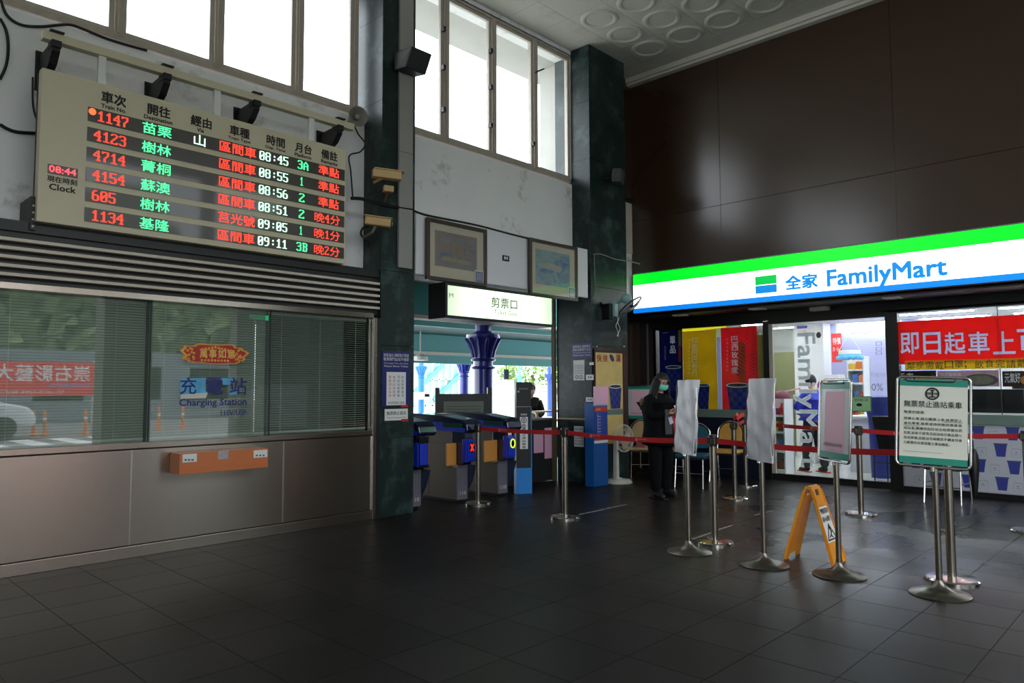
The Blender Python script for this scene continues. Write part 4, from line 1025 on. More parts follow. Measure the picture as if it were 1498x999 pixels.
# ================================================================== barrier posts with belts
belt_m = M('red_belt', (176,22,26), .55, var=.03)
post_xy = {}
def belt_post(name_key, x, y, lab, big=.165):
    r = E('barrier_post', lab, 'barrier post', (x, y, 0), group='retractable belt barrier posts')
    MB().lathe([(big,0),(big,.018),(big-.01,.028),(.05,.036),(.035,.038)], (x,y,0), 40).build('base', chrome, r, smooth=True, ang=30)
    MB().lathe([(.031,.03),(.031,.955)], (x,y,0), 24).build('pole', pole_steel, r, smooth=True)
    MB().lathe([(.034,.88),(.04,.885),(.04,.9),(.034,.905)], (x,y,0), 24).build('lower_collar', black, r, smooth=True)
    MB().lathe([(.034,.955),(.042,.957),(.042,.975),(.036,.985),(.0,.988)], (x,y,0), 24).build('cap', black, r, smooth=True)
    h = MB()
    for k in range(4): h.obox((x+.038*math.cos(k*PI/2+.4), y+.038*math.sin(k*PI/2+.4), .93), (math.cos(k*PI/2+.4), math.sin(k*PI/2+.4), 0), (-math.sin(k*PI/2+.4), math.cos(k*PI/2+.4), 0), Z3, .01, .014, .032)
    h.build('belt_slot', black, r)
    post_xy[name_key] = (r, Vector((x, y, 0))); return r
def g2(px, py): q = GF(px, py); return q.x, q.y
belt_post('A', *g2(699.5, 738), 'barrier post in front of the middle ticket gate, farthest left', .16)
belt_post('B', *g2(827, 758), 'barrier post standing alone before the right marble pillar')
belt_post('C', *g2(1046, 795), 'barrier post between the two grey wrapped sign stands')
belt_post('D', *g2(1393, 850), 'barrier post right behind the framed no-entry sign stand', .18)
belt_post('E', *g2(1075.5, 730), 'barrier post in front of the yellow chair, nearer of the pair')
belt_post('F', *g2(1091.5, 711), 'barrier post near the shop window with a bunched belt, farther of the pair')
belt_post('G', *g2(1260, 753), 'barrier post standing before the shop glass door')
belt_post('H', *g2(1507, 779), 'barrier post cut by the right edge of the picture, only its base shows')
def belt(a, b, sag=.015, marks=()):
    r, p = post_xy[a]; q = post_xy[b][1]; d = (q-p); ln = d.length; d.normalize(); n = 14
    nn = Vector((-d.y, d.x, 0)); mb = MB(); z = .93
    def pt(t, dz): s_ = .045+t*(ln-.09); return p+d*s_+Z3*(z+dz-sag*4*t*(1-t))
    vs = []; 
    for i in range(n+1):
        for dz in (-.024, .024):
            for s_ in (-.0012, .0012): vs.append(pt(i/n, dz)+nn*s_)
    fs = []
    for i in range(n):
        k = i*4; fs += [(k,k+4,k+6,k+2), (k+1,k+3,k+7,k+5), (k,k+1,k+5,k+4), (k+2,k+6,k+7,k+3)]
    mb.add(vs, fs); bb = mb.build('belt', belt_m, r)
    wm = M('belt_print', (226,160,156), .6, var=0); k = 0; s_ = .35
    side = -nn if nn.dot(p) > 0 else nn      # the side towards the hall
    uu = Z3.cross(side)*-1
    uu = -side.cross(Z3)
    if uu.dot(Z3.cross(side)) < 0: uu = -uu
    rg = MB()
    while s_ < ln-.5:
        t = (s_)/ln; c = pt(t, 0)+side*.002
        rg.tube([c+d*.014*math.cos(j*PI/6)+Z3*.014*math.sin(j*PI/6) for j in range(12)], .002, 4, closed=True)
        rg.obox(c, d, Z3, side, .011, .0015, .0005).obox(c, d, Z3, side, .0015, .011, .0005)
        U = Z3.cross(side); e = pt(t, 0)
        st_ = c+U*.025-Z3*.004 if U.dot(d) > 0 else c+U*.025-Z3*.004
        text('瑞芳火車站', wm, r, st_, U, Z3, .1, .017, name='belt_lettering', eps=.001)
        s_ += .62
    rg.build('belt_emblem', wm, r)
belt('A', 'B'); belt('B', 'C', .03); belt('C', 'D', .03); belt('E', 'F', .0); belt('F', 'G', .02); belt('G', 'H', .02)
q = post_xy['F'][1]
mb = MB(); random.seed(3)
for k in range(7): mb.obox((q.x-.05-random.random()*.07, q.y+.02+random.random()*.08, .95+random.random()*.07), (random.random(), random.random()-.5, .3), (0,.3,1), (1,0,0), .05, .024, .002)
mb.build('bunched_belt', M('bright_red_belt', (226,40,36), .5), post_xy['F'][0])

# ================================================================== sign stands
base_st = M('stand_steel', (132,126,118), .32, metal=1, var=.04)
def sign_stand(px, py, az, roll, kind, lab, W_=.445, H_=.62, zc=1.165):
    x, y = g2(px, py)
    r = E('sign_stand', lab, 'sign stand', (x, y, 0), group='free standing sign stands')
    MB().lathe([(.19,0),(.192,.008),(.185,.014),(.11,.03),(.05,.055),(.03,.085),(.026,.1)], (x,y,0), 44).build('base', base_st, r, smooth=True, ang=50)
    MB().lathe([(.021,.08),(.021,zc-H_/2)], (x,y,0), 20).build('pole', pole_steel, r, smooth=True)
    n = Vector((math.cos(math.radians(az)), math.sin(math.radians(az)), .06)).normalized()
    u = Z3.cross(n).normalized(); v = n.cross(u)        # u: reader's right
    a = math.radians(roll); u, v = u*math.cos(a)-v*math.sin(a), v*math.cos(a)+u*math.sin(a)
    c = Vector((x, y, zc)); N_ = n
    def rr(k, m=6):
        hw_, hh_ = W_/2-k, H_/2-k; R_ = .035-k*.5; out = []
        for sx_, sy_, a0 in ((1,1,0),(-1,1,90),(-1,-1,180),(1,-1,270)):
            for i in range(m):
                t = math.radians(a0+90*i/(m-1)); out.append(c+u*(sx_*(hw_-R_)+R_*math.cos(t))+v*(sy_*(hh_-R_)+R_*math.sin(t)))
        return out
    MB().tube(rr(0), .0095, 10, closed=True).build('tube_frame', chrome, r, smooth=True)
    MB().tube([c-v*(H_/2), c-v*(H_/2+.03)], .016).build('socket', chrome, r)
    if kind == 'wrap':
        wr = M('grey_film', (190,190,196), .45, var=.05, scale=5, bump=.5)
        pts = rr(-.006); m = len(pts); mb = MB(); th = .022; nx, nz_ = 14, 18; random.seed(int(px))
        ph = random.random()*6
        def surf(sgn):
            vs = []; fs = []
            for j in range(nz_+1):
                for i in range(nx+1):
                    a_ = (i/nx-.5)*(W_+.015); b_ = (j/nz_-.5)*(H_+.02)
                    d_ = th*(1+.35*math.sin(a_*30+ph+b_*9)+.25*math.sin(b_*36+a_*14))*(1-abs(2*i/nx-1)**6*.5)
                    e_ = .010*math.sin(b_*17+ph) if i in (0, nx) else 0
                    vs.append(c+u*(a_+e_)+v*b_+N_*d_*sgn)
                    
            for j in range(nz_):
                for i in range(nx):
                    k = j*(nx+1)+i; f = (k, k+1, k+nx+2, k+nx+1); fs.append(f if sgn > 0 else f[::-1])
            mb.add(vs, fs)
        surf(1); surf(-1); g = nx+1; o2 = (nx+1)*(nz_+1)
        for j in range(nz_):
            for i in (0, nx): k = j*g+i; mb.f.append([k, k+g, k+g+o2, k+o2] if i == 0 else [k+o2, k+g+o2, k+g, k])
        for i in range(nx):
            for j in (0, nz_): k = j*g+i; mb.f.append([k, k+o2, k+1+o2, k+1] if j == 0 else [k+1, k+1+o2, k+o2, k])
        w_ = mb.build('grey_wrapping', wr, r, smooth=True, ang=60, label='crumpled grey plastic film wrapped round the sign')
        ed = MB().tube([c-u*(W_/2+.01)+v*(H_/2-.01)+N_*.005, c-u*(W_/2+.006)+N_*.006, c-u*(W_/2+.01)-v*(H_/2-.01)+N_*.005], .012, 8)
        ed.build('dark_tape_edge', M('dark_tape', (60,62,58), .4), r)
    else:
        gm = M('sign_green', (16,140,116), .4, var=.03)
        bk = M('sign_sheet', (222,222,206), .6, var=.02) if kind == 'text' else M('sign_film', (196,198,200), .4, var=.08, scale=4)
        MB().obox(c-N_*.003, u, v, N_, W_/2-.018, H_/2-.018, .003).build('sheet', bk, r)
        tp_ = .045 if kind == 'text' else .05
        MB().obox(c+N_*.001+v*(H_/2-.018-tp_/2), u, v, N_, W_/2-.018, tp_/2, .0015).build('green_band', gm, r)
        MB().obox(c+N_*.001-v*(H_/2-.018-tp_/2), u, v, N_, W_/2-.018, tp_/2, .0015).build('green_band', gm, r)
        MB().tube([c+N_*.008+v*(H_/2-.02)-u*(W_/2-.05), c+N_*.008+v*(H_/2-.03)-u*(W_/2-.07), c+N_*.008+v*(H_/2-.03)+u*(W_/2-.1), c+N_*.008+v*(H_/2-.012)+u*(W_/2-.09)], .004, 6).build('clip_wire', black, r)
        o = c+N_*.001
        if kind == 'pink':
            MB().obox(c+N_*.001-v*.01, u, v, N_, W_*.31, H_*.37, .001).build('pink_sheet', M('faded_pink', (228,184,196), .6, var=.03), r)
            text('旅客請由此排隊', M('faint_print', (150,140,150), .6), r, c-u*.15-v*.2, u, v, .27, .03, eps=.004, bold=.01)
        else:
            ec = o+v*(H_*.315)-u*.005; R_ = .038
            mb = MB(); mb.tube([ec+u*R_*math.cos(t*PI/14)+v*R_*math.sin(t*PI/14)+N_*.002 for t in range(28)], .0055, 6, closed=True)
            for (du, dv, hu, hv) in ((0,.004,.036,.0035),(0,-.006,.036,.0022),(0,0,.004,.027),(0,.022,.012,.004),(0,-.022,.02,.004)): mb.obox(ec+u*du+v*dv+N_*.003, u, v, N_, hu, hv, .001)
            mb.build('railway_emblem', ink, r)
            text('無票禁止進站乘車', ink, r, o-u*.178+v*.098, u, v, .35, .046, bold=.014, eps=.003)
            ln = ['敬愛的旅客:', '搭乘火車,請先購票上車,無票禁止', '進站乘車,無票或持用無效票乘車', '或站者,應補收起訖站全程票價及罰', '百票,如有不當情況並加收已乘區間七', '感或票價,逃躲站司補購票手續者列車', '元郵費的化車或驗之車站報案。']
            for i, s_ in enumerate(ln):
                wd = .13 if i == 0 else (.28 if i == 6 else .35)
                text(s_, ink, r, o-u*.178+v*(.052-i*.0335 if i == 0 else .04-i*.0335), u, v, wd, .021, bold=.006, eps=.003)
            text('Passengers without tickets may not enter the station', ink, r, o-u*.178-v*.216, u, v, .24, .007, eps=.003)
            MB().obox(o+u*.115+v*.0025+N_*.0025, u, v, N_, .06, .001, .0005).obox(o-u*.13-v*.033+N_*.0025, u, v, N_, .05, .001, .0005).build('underline', ink, r)
    return r
sign_stand(1008, 808, 141.5, 0, 'wrap', 'sign stand wrapped in grey film, left of the two wrapped ones')
sign_stand(1118, 827, 139, 0, 'wrap', 'sign stand wrapped in grey film, right of the two wrapped ones', .46, .64, 1.16)
sign_stand(1228, 842, 139, 0, 'pink', 'sign stand holding a faded pink sheet with green bands, beside the wet floor sign')
sign_stand(1375, 870, 194, 2.4, 'text', 'framed white sign stand 無票禁止進站乘車 with green bands, nearest on the right', .445, .62, 1.175)

# worn white tape marks on the tiles
tpm = M('worn_tape', (176,170,164), .7, var=.3, scale=60)
for k, (a_, b_, n_) in enumerate((((846,753),(884,745),4), ((886,744),(917,738),3), ((1012,789),(1044,778),4), ((1048,776),(1072,768),3), ((1103,754),(1131,747),4))):
    A_, B_ = GF(*a_), GF(*b_); mb = MB(); d_ = (B_-A_); ln_ = d_.length; d_.normalize(); s_ = Z3.cross(d_)
    for q in range(n_):
        c_ = A_+d_*ln_*(q+.5)/n_; mb.obox(c_+Z3*.0012, d_, s_, Z3, ln_/n_*.42, .012, .0004)
    tag(mb.build('floor_tape', tpm, kind='stuff'), 'worn dashed white tape line on the tiles, %s' % ['just right of the lone barrier post','left of the woman in black','beside the left wrapped stand','right of the left wrapped stand','behind the right wrapped stand'][k], 'floor tape')

# ================================================================== wet floor sign
wy_ = M('caution_yellow', (236,150,24), .4, var=.05, coat=.2)
wx0, wx1 = 5.955, 6.24; ya, yb_, yt, zt_ = 2.24, 2.61, 2.43, .6
ws = E('wet_floor_sign', 'folding orange yellow wet floor caution sign on the tiles', 'caution sign', ((wx0+wx1)/2, yt, 0))
def leaf(yb0, ytp, nm):
    xm = (wx0+wx1)/2; wb = (wx1-wx0)/2; wt = .09
    d = Vector((0, ytp-yb0, zt_)); dn = d.normalized(); nrm = X3.cross(dn)
    if nrm.y*(yb0-ytp) < 0: nrm = -nrm
    def P_(s, t): return Vector((xm+s*(wb+(wt-wb)*t), yb0, 0))+d*t
    f = MB(); th = nrm*.014
    o_ = [P_(-1,0), P_(-.55,0), P_(-.45,.07), P_(.45,.07), P_(.55,0), P_(1,0), P_(1,.8)]
    # outline with feet and a hand hole: strips
    f.prism([P_(-1,0), P_(-.55,0), P_(-.45,.07), P_(-.45,.88), P_(-1,.88)], th)
    f.prism([P_(.45,.07), P_(.55,0), P_(1,0), P_(1,.88), P_(.45,.88)], th)
    f.prism([P_(-.45,.07), P_(.45,.07), P_(.45,.88), P_(-.45,.88)], th)
    f.prism([P_(-1,.96), P_(1,.96), P_(.9,1), P_(-.9,1)], th)
    f.prism([P_(-1,.88), P_(-.4,.88), P_(-.4,.96), P_(-1,.96)], th); f.prism([P_(.4,.88), P_(1,.88), P_(1,.96), P_(.4,.96)], th)
    l_ = f.build('leaf', wy_, ws)
    rb = MB()
    for s_ in (-.93, .93): rb.prism([P_(s_-.05,.03), P_(s_+.05,.03), P_(s_+.05,.95), P_(s_-.05,.95)], nrm*.024)
    rb.prism([P_(-.9,.75), P_(.9,.75), P_(.9,.765), P_(-.9,.765)], nrm*.02); rb.prism([P_(-.9,.2), P_(.9,.2), P_(.9,.215), P_(-.9,.215)], nrm*.02)
    rb.build('rib', wy_, l_)
    return P_, nrm, l_, dn
P1, n1_, l1, d1 = leaf(ya, yt-.012, 'front'); P2, n2_, l2, d2 = leaf(yb_, yt+.012, 'back')
mb = MB().tube([((wx0+wx1)/2-.085, yt, zt_-.005), ((wx0+wx1)/2+.085, yt, zt_-.005)], .016); mb.build('hinge', wy_, ws)
sn = MB().prism([P1(-.8,.28)+n1_*.016, P1(.8,.28)+n1_*.016, P1(.8,.73)+n1_*.016, P1(-.8,.73)+n1_*.016], n1_*.003).build('white_label', paper, l1)
# label reads from the camera side
uu = X3; vv = d1
c_ = P1(0,.6)+n1_*.019
def wl(t): return P1(0,t)+n1_*.0195
text('地面濕滑', ink, sn, wl(.64)-X3*.075, X3, d1, .15, .045, bold=.03)
text('請小心慢行', ink, sn, wl(.535)-X3*.08, X3, d1, .16, .045, bold=.03)
tri = MB(); A_, B_, C_ = wl(.5), wl(.31)-X3*.085, wl(.31)+X3*.085
for p, q in ((A_,B_),(B_,C_),(C_,A_)): tri.obox((p+q)/2+n1_*.001, q-p, n1_.cross(q-p), n1_, (q-p).length/2+.004, .006, .0008)
tri.tube([wl(.44)+n1_*.001, wl(.40)+X3*.012, wl(.36)-X3*.012, wl(.335)+X3*.02], .006, 5).tube([wl(.40)+X3*.01, wl(.41)+X3*.035], .005, 5).tube([wl(.37), wl(.34)-X3*.04], .005, 5).ball(wl(.455), .011, 8, 6)
tri.build('slip_pictogram', ink, sn)
# ================================================================== shop front
XS = 10.92
sf = SE('trim_12', (XS, 3, 0)); sf['label'] = 'black aluminium shop front frame'
fbk = M('shopfront_black', (16,15,16), .35, var=.03)
def sy(px, py=560, x=XS): return GX(px, py, x).y
yW0 = sy(961); yW1 = sy(1119); yD0 = sy(1127); yD1 = sy(1298.5); yR1 = -.9
zT = 2.44
MB().box(XS-.02, XS+.1, yR1, 7.33, zT+.02, 2.66).build('header', fbk, sf)
MB().box(10.2, XS, yR1-2, 7.33, 2.60, 2.64).build('soffit', fbk, sf)
MB().box(XS-.03, XS+.08, 7.0, 7.33, 0, zT+.02).box(XS-.03, XS+.08, yW0+.0, 7.05, 0, zT+.02).build('end_post', M('dark_brown_post', (38,30,26), .5), sf)
MB().box(XS-.05, XS-.03, yW0+.14, yW0+.17, 0, zT+.1).build('silver_trim', M('silver_trim'), sf)
MB().box(XS-.03, XS+.08, yD0, yW1, 0, zT).build('door_post', fbk, sf)
MB().box(XS-.03, XS+.08, yD1-.16, yD1+.0, 0, zT).build('door_post', fbk, sf)
MB().box(XS-.02, XS+.06, yW1, yW0, zT-.02, zT+.02).box(XS-.02, XS+.06, yR1, yD1, zT-.0, zT+.04).build('head_rail', fbk, sf)
navyp = M('dado_navy', (18,22,44), .4, var=.03)
ledge = M('ledge_grey_green', (104,124,114), .5)
MB().box(XS-.02, XS+.08, yW1, yW0, .0, .93).build('dado', navyp, sf)
MB().box(XS-.05, XS+.08, yW1, yW0, .93, 1.06).build('ledge', ledge, sf, bevel=.004)
MB().box(XS-.0, XS+.08, yR1, yD1-.16, .05, .93).build('dado', M('wallpaper_grey', (170,172,178), .5, var=.02), sf)
MB().box(XS-.05, XS+.08, yR1, yD1-.16, .93, 1.06).build('ledge', ledge, sf, bevel=.004)
MB().box(XS-.02, XS+.06, yR1, yD1-.16, 0, .07).build('bottom_rail', fbk, sf)
MB().box(XS-.1, XS+.1, yD1, yD0, 0, .012).build('threshold', chrome, sf)
MB().box(XS-.02, XS+.06, yD1, yD0, .012, .1).build('door_bottom_rail', fbk, sf)
MB().box(XS-.02, XS+.06, yD1, yD0, zT-.04, zT+.02).build('door_head', fbk, sf)
MB().box(XS-.02, XS+.02, yD0-.06, yD0, .1, zT-.04).build('door_stile', alu, sf)
MB().box(XS-.16, XS-.03, sy(1216,458), sy(1190,458), zT+.1, zT+.16).build('door_sensor', alu, sf, bevel=.01)
sg_ = glass('shop_glass', (244,248,248), .045)
MB().box(XS+.0, XS+.008, yW1, yW0, 1.06, zT-.02).build('pane', sg_, sf)
MB().box(XS+.0, XS+.008, yD1, yD0-.06, .1, zT-.04).build('pane', sg_, sf)
yj = sy(1464)
for a, b in ((yD1-.16, yj+.004), (yj-.004, yj-1.75), (yj-1.758, yR1)): MB().box(XS+.0, XS+.008, b, a, 1.06, zT).build('pane', sg_, sf)
MB().box(XS-.004, XS+.012, yj-.004, yj+.004, 1.06, zT).build('glazing_joint', M('dark_joint_strip'), sf)
struct(MB().box(XS-.02, XS+.1, -4.2, yR1, 0, 2.66).build('wall_side', brown_panel))

# sign lightbox
zs0, zs1 = 2.655, 3.30; xf = 10.08
yl = GX(926, 430, xf).y; yr_ = -.75
fs = E('shop_sign', 'long glowing shop lightbox sign with green, white and blue bands', 'sign', (10.15, 2.5, zs0))
MB().box(xf+.01, 10.2, yr_, yl, zs0-.01, zs1+.02).build('case', M('sign_case_grey', (120,122,124), .4, metal=.5), fs, bevel=.004)
def em(n, c, e): return M(n, c, .3, var=0, emit=e, ecol=c)
G_, W_, B_ = em('sign_green_light', (0,232,40), 1.0), em('sign_white_light', (255,255,255), 1.7), em('sign_blue_light', (10,130,235), .9)
zg = zs1-.185*.98; zb_ = zs0+.075
MB().box(xf, xf+.01, yr_, yl-.005, zg, zs1).build('green_band', G_, fs)
MB().box(xf, xf+.01, yr_, yl-.005, zb_, zg).build('white_band', W_, fs)
MB().box(xf, xf+.01, yr_, yl-.005, zs0, zb_).build('blue_band', B_, fs)
BL = em('sign_letter_blue', (10,140,225), .75)
def zy(px, py): return GX(px, py, xf)
a = zy(1105.5, 430); b = zy(1136.5, 426); zA = zy(1105.5,405).z; zM = zy(1105.5,417.5).z; zB = zy(1105.5,430).z
MB().box(xf-.004, xf, b.y, a.y, zM, zA).build('logo_green', em('sign_logo_green', (0,200,80), .8), fs)
MB().box(xf-.004, xf, b.y, a.y, zB, zM-.012).build('logo_blue', BL, fs)
tX('全家', BL, fs, 1149, 1197, 404, 425, xf, bold=.07, name='sign_letters', eps=.003)
# mixed case word: baseline and cap line from the photograph
a = zy(1210, 420.5); b = zy(1387, 420); cap = zy(1210, 395).z
tt_ = text('FamilyMart', BL, fs, (xf, a.y, a.z-.062), -Y3, Z3, a.y-b.y, (cap-a.z)+.062+.0, name='sign_letters', eps=.003, bold=.03)
for px in (980, 1094, 1295):
    c = zy(px, 455); MB().box(10.3, 10.5, c.y-.1, c.y+.1, 2.585, 2.6).build('soffit_lamp', M('lamp_white', (220,220,220), .4), sf)

# ---- left window: hanging posters seen through the glass
XP = XS+.03
def pos(nm, lab, p0, p1, t, bo, m, x=XP):
    r = E(nm, lab, 'poster', GX(p0, bo, x)); sheet_of[r] = rectX('sheet', m, r, p0, p1, t, bo, x, .004); return r
sheet_of = {}
tr_ = .6
bp = pos('coffee_banner', 'dark blue 單品 coffee banner in the left shop window', 966, 1000, 483, 600, M('banner_navy', (26,38,110), .5, var=.03, trans=tr_))
wpr = M('white_print', (224,224,230), .5, var=0, trans=.5); KW = dict(eps=-.002, depth=.0026)
cut_print(sheet_of[bp], [tX('單', wpr, bp, 980, 988, 492, 503.5, XP, bold=.02, **KW), tX('品', wpr, bp, 980, 988.5, 506, 517, XP, bold=.02, **KW)])
tX('全家咖啡', paper, bp, 969.5, 977, 486.3, 487.8, XP)
for k, c_ in enumerate('世界咖啡單品精選'): tX(c_, M('pale_print', (170,180,210), .6), bp, 972, 974.3, 506+k*2.6, 508.2+k*2.6, XP)
rectX('stripe', M('banner_stripe', (214,90,80), .5, var=.3, trans=tr_), bp, 992.5, 996.5, 506, 529, XP-.002, .001); rectX('stripe', M('banner_stripe2', (200,190,70), .5, trans=tr_), bp, 992.5, 996.5, 483, 506, XP-.002, .001)
cup_print(bp, 974, 996, 535, 572, GX, XP, cupb, cupd)
yp = pos('coffee_banner', 'yellow coffee banner in the shop window, between the blue and red ones', 1000.5, 1050, 485, 601, M('banner_yellow', (206,180,48), .5, var=.18, scale=3, trans=tr_))
cut_print(sheet_of[yp], [tX(c_, M('pale_cream_print', (236,230,190), .6, var=0, trans=.5), yp, 1012, 1020.5, 494+k*9.4, 502.5+k*9.4, XP, bold=.01, **KW) for k, c_ in enumerate('印度巴巴布丹')])
for k, c_ in enumerate('香氣豐富口感濃郁回甘'): tX(c_, M('pale_cream_print'), yp, 1006.5, 1009.5, 496+k*5.3, 499+k*5.3, XP)
cup_print(yp, 1019, 1038, 561, 600, GX, XP-.003, cupb, cupd)
rp_ = pos('coffee_banner', 'red 巴西玫瑰鑽 coffee banner in the shop window with a palm leaf', 1057, 1110, 480, 601, M('banner_red', (216,62,70), .5, var=.2, scale=3, trans=tr_))
cut_print(sheet_of[rp_], [tX(c_, wpr, rp_, 1070, 1080, 492+k*11.2, 502+k*11.2, XP, bold=.01, **KW) for k, c_ in enumerate('巴西玫瑰鑽')])
for k, c_ in enumerate('淡雅玫瑰花香尾韻甜'): tX(c_, M('pink_print', (240,180,190), .6), rp_, 1062.5, 1065.5, 495+k*5.6, 498+k*5.6, XP)
lf = MB(); base = GX(1104, 556, XP-.002)
for k in range(15):
    t = k/14; q = base+Vector((0, .16-.12*t, .02+.75*t)); 
    for s_ in (-1, 1): lf.prism([q, q+Vector((0, s_*.16*(1-t*.6), .1)), q+Vector((0, s_*.15*(1-t*.6), .075))], (-.001,0,0))
lf.build('palm_leaf_print', M('dark_red_leaf', (120,30,60), .6), rp_)
rectX('orange_patch', M('orange_patch', (214,90,40), .5, var=.1, trans=.3), rp_, 1081, 1091, 500, 560, XP-.0015, .0005)
cup_print(rp_, 1063, 1095, 561, 601, GX, XP-.003, cupb, cupd)
wp = pos('pale_strip', 'narrow lilac white strip between the yellow and red banners', 1050.5, 1056.5, 493, 600, M('lilac_white', (206,206,232), .5, trans=.4))
op = pos('olive_panel', 'olive green panel at the right end of the left shop window', 1110, 1121, 490, 600, M('olive_panel', (150,156,92), .6, var=.06, trans=.3), XP+.06)
ys_ = E('yellow_strip', 'bright yellow strip along the top of the left shop window', 'sign', GX(966, 483, XP+.02))
MB().prism([GX(x, y, XP+.04) for x, y in ((966,480),(1062,472),(1062,479),(1000,486),(966,484))], (.004,0,0)).build('strip', em('yellow_backlit_glow', (240,226,40), .8), ys_)  # shop light behind the strip is put in as its own glow
# ---- door lettering, rotated a quarter turn clockwise
dl = E('door_lettering', 'white shop name lettering running down the glass door', 'lettering', GX(1170, 682, XS-.004))
dt = M('frosted_white_vinyl', (240,246,246), .5, var=0, trans=.4)
a = GX(1166, 487, XS-.002); b = GX(1166, 683, XS-.002); yR_ = GX(1196, 600, XS).y; yB_ = GX(1161, 600, XS).y
text('FamilyMart', dt, dl, (XS-.002, yB_, a.z), -Z3, -Y3, a.z-b.z, yB_-yR_, bold=.02, eps=.002)
# ---- right windows: banner, strips, prints
rb = E('red_banner', 'large red banner 即日起車上可 in the right shop window', 'banner', GX(1312, 535, XS-.01))
XB = XS-.012
y0 = GX(1311, 500, XB).y; zt_b = GX(1311, 471, XB).z; zb_b = GX(1311, 533, XB).z
cloth = MB().box(XB, XB+.008, yj-1.6, y0, zb_b, zt_b).build('cloth', M('banner_bright_red', (236,60,56), .5, var=.06, scale=3, trans=.7), rb)
lw = M('lilac_letter', (220,220,240), .5, var=0, trans=.7); cutl = []
for c_, p0, p1 in (('即',1317.5,1345),('日',1351,1377),('起',1382,1413),('車',1417,1448),('上',1453,1486)): cutl.append(tX(c_, lw, rb, p0, p1, 487-(p0-1317)*.012, 518.5-(p0-1317)*.0, XB, bold=.03, eps=-.004, depth=.0045))
a = GX(1489, 520, XB); cutl.append(text('可', lw, rb, (XB, a.y, a.z), -Y3, Z3, .34, .33, bold=.03, eps=-.004, depth=.0045)); cut_print(cloth, cutl)
yst = E('yellow_notice_strip', 'yellow strip 鄰座需戴口罩;飲食完請戴 below the red banner', 'banner', GX(1324, 541, XB-.004))
za, zb2 = GX(1324, 541.5, XB).z, GX(1324, 528, XB).z
MB().box(XB-.006, XB-.003, yj-1.7, GX(1324,535,XB).y, za, zb2).build('strip', M('yellow_paper', (226,200,40), .6, var=.03, trans=.6), yst)
u0 = GX(1327, 535, XB).y; s_ = '鄰座需戴口罩;飲食完請戴口罩'
ch_w = (u0-GX(1498,535,XB).y)/11.6
for k, c_ in enumerate(s_):
    w_ = ch_w*.86 if c_ != ';' else ch_w*.2
    text(c_, M('brown_ink', (40,32,14), .6, var=0), yst, (XB-.006, u0-k*ch_w, za+.012+.008*math.sin(k*1.7)), -Y3, Z3, w_, (zb2-za)*.78)
# food prints above the black oven band
food = [('dark food poster with pastries, left under the red banner', 1311, 1370, (44,30,28), '秀泰', (214,160,80)), ('pink grey food poster with a bowl print under the red banner', 1372, 1462, (190,160,170), '日式海帶湯', (84,78,70)), ('brown food poster 元氣好 at the right picture edge', 1467, 1530, (70,36,26), '元氣好', (190,120,50))]
XQ = XS+.05
for i, (lab, p0, p1, c_, s_, fc_) in enumerate(food):
    r = pos('food_poster', lab, p0, p1, 543, 565.5, M('food_print_%s' % 'abc'[i], c_, .5, var=.2, scale=10, trans=.5), XQ)
    tX(s_, paper, r, p0+4+(i == 2)*-1, p0+(26 if i != 1 else 34), 545.5, (560 if i != 1 else 551), XQ, bold=.02)
    for k in range(3 if i != 1 else 1):
        c = GX(p0+(36+k*9 if i != 1 else 62), 556, XQ-.002)
        MB().ball(c, .075 if i != 1 else .1, 20, 10, (.02, 1.0 if i != 1 else 2.0, .8)).build('dish_print', M('food_tone_%s' % 'abc'[i], fc_, .6, var=.35, scale=14), r)
        if i == 1: 
            MB().ball(c-X3*.003, .08, 20, 10, (.02,1.9,.75)).build('broth_print', M('broth', (120,112,100), .5, var=.3, scale=20), r)
# green and white strip left of the banner
gsx = E('green_letter_strip', 'narrow pale green lettered strip beside the red banner', 'sign', GX(1303, 560, XS+.03))
rectX('strip', M('pale_green_strip', (190,220,200), .5, trans=.3), gsx, 1301.5, 1310, 463, 545, XS+.03, .003)
for k in range(7): tX('咖', M('green_ink', (90,170,120), .5), gsx, 1303, 1308.5, 480+k*8.5, 487+k*8.5, XS+.03)
MB().box(XS+.03, XS+.033, GX(1310,600,XS).y, GX(1301.5,600,XS).y, 1.07, GX(1303,562,XS).z).build('lower_strip', M('lime_strip', (150,210,60), .5, var=.5, scale=3, trans=.3), gsx)
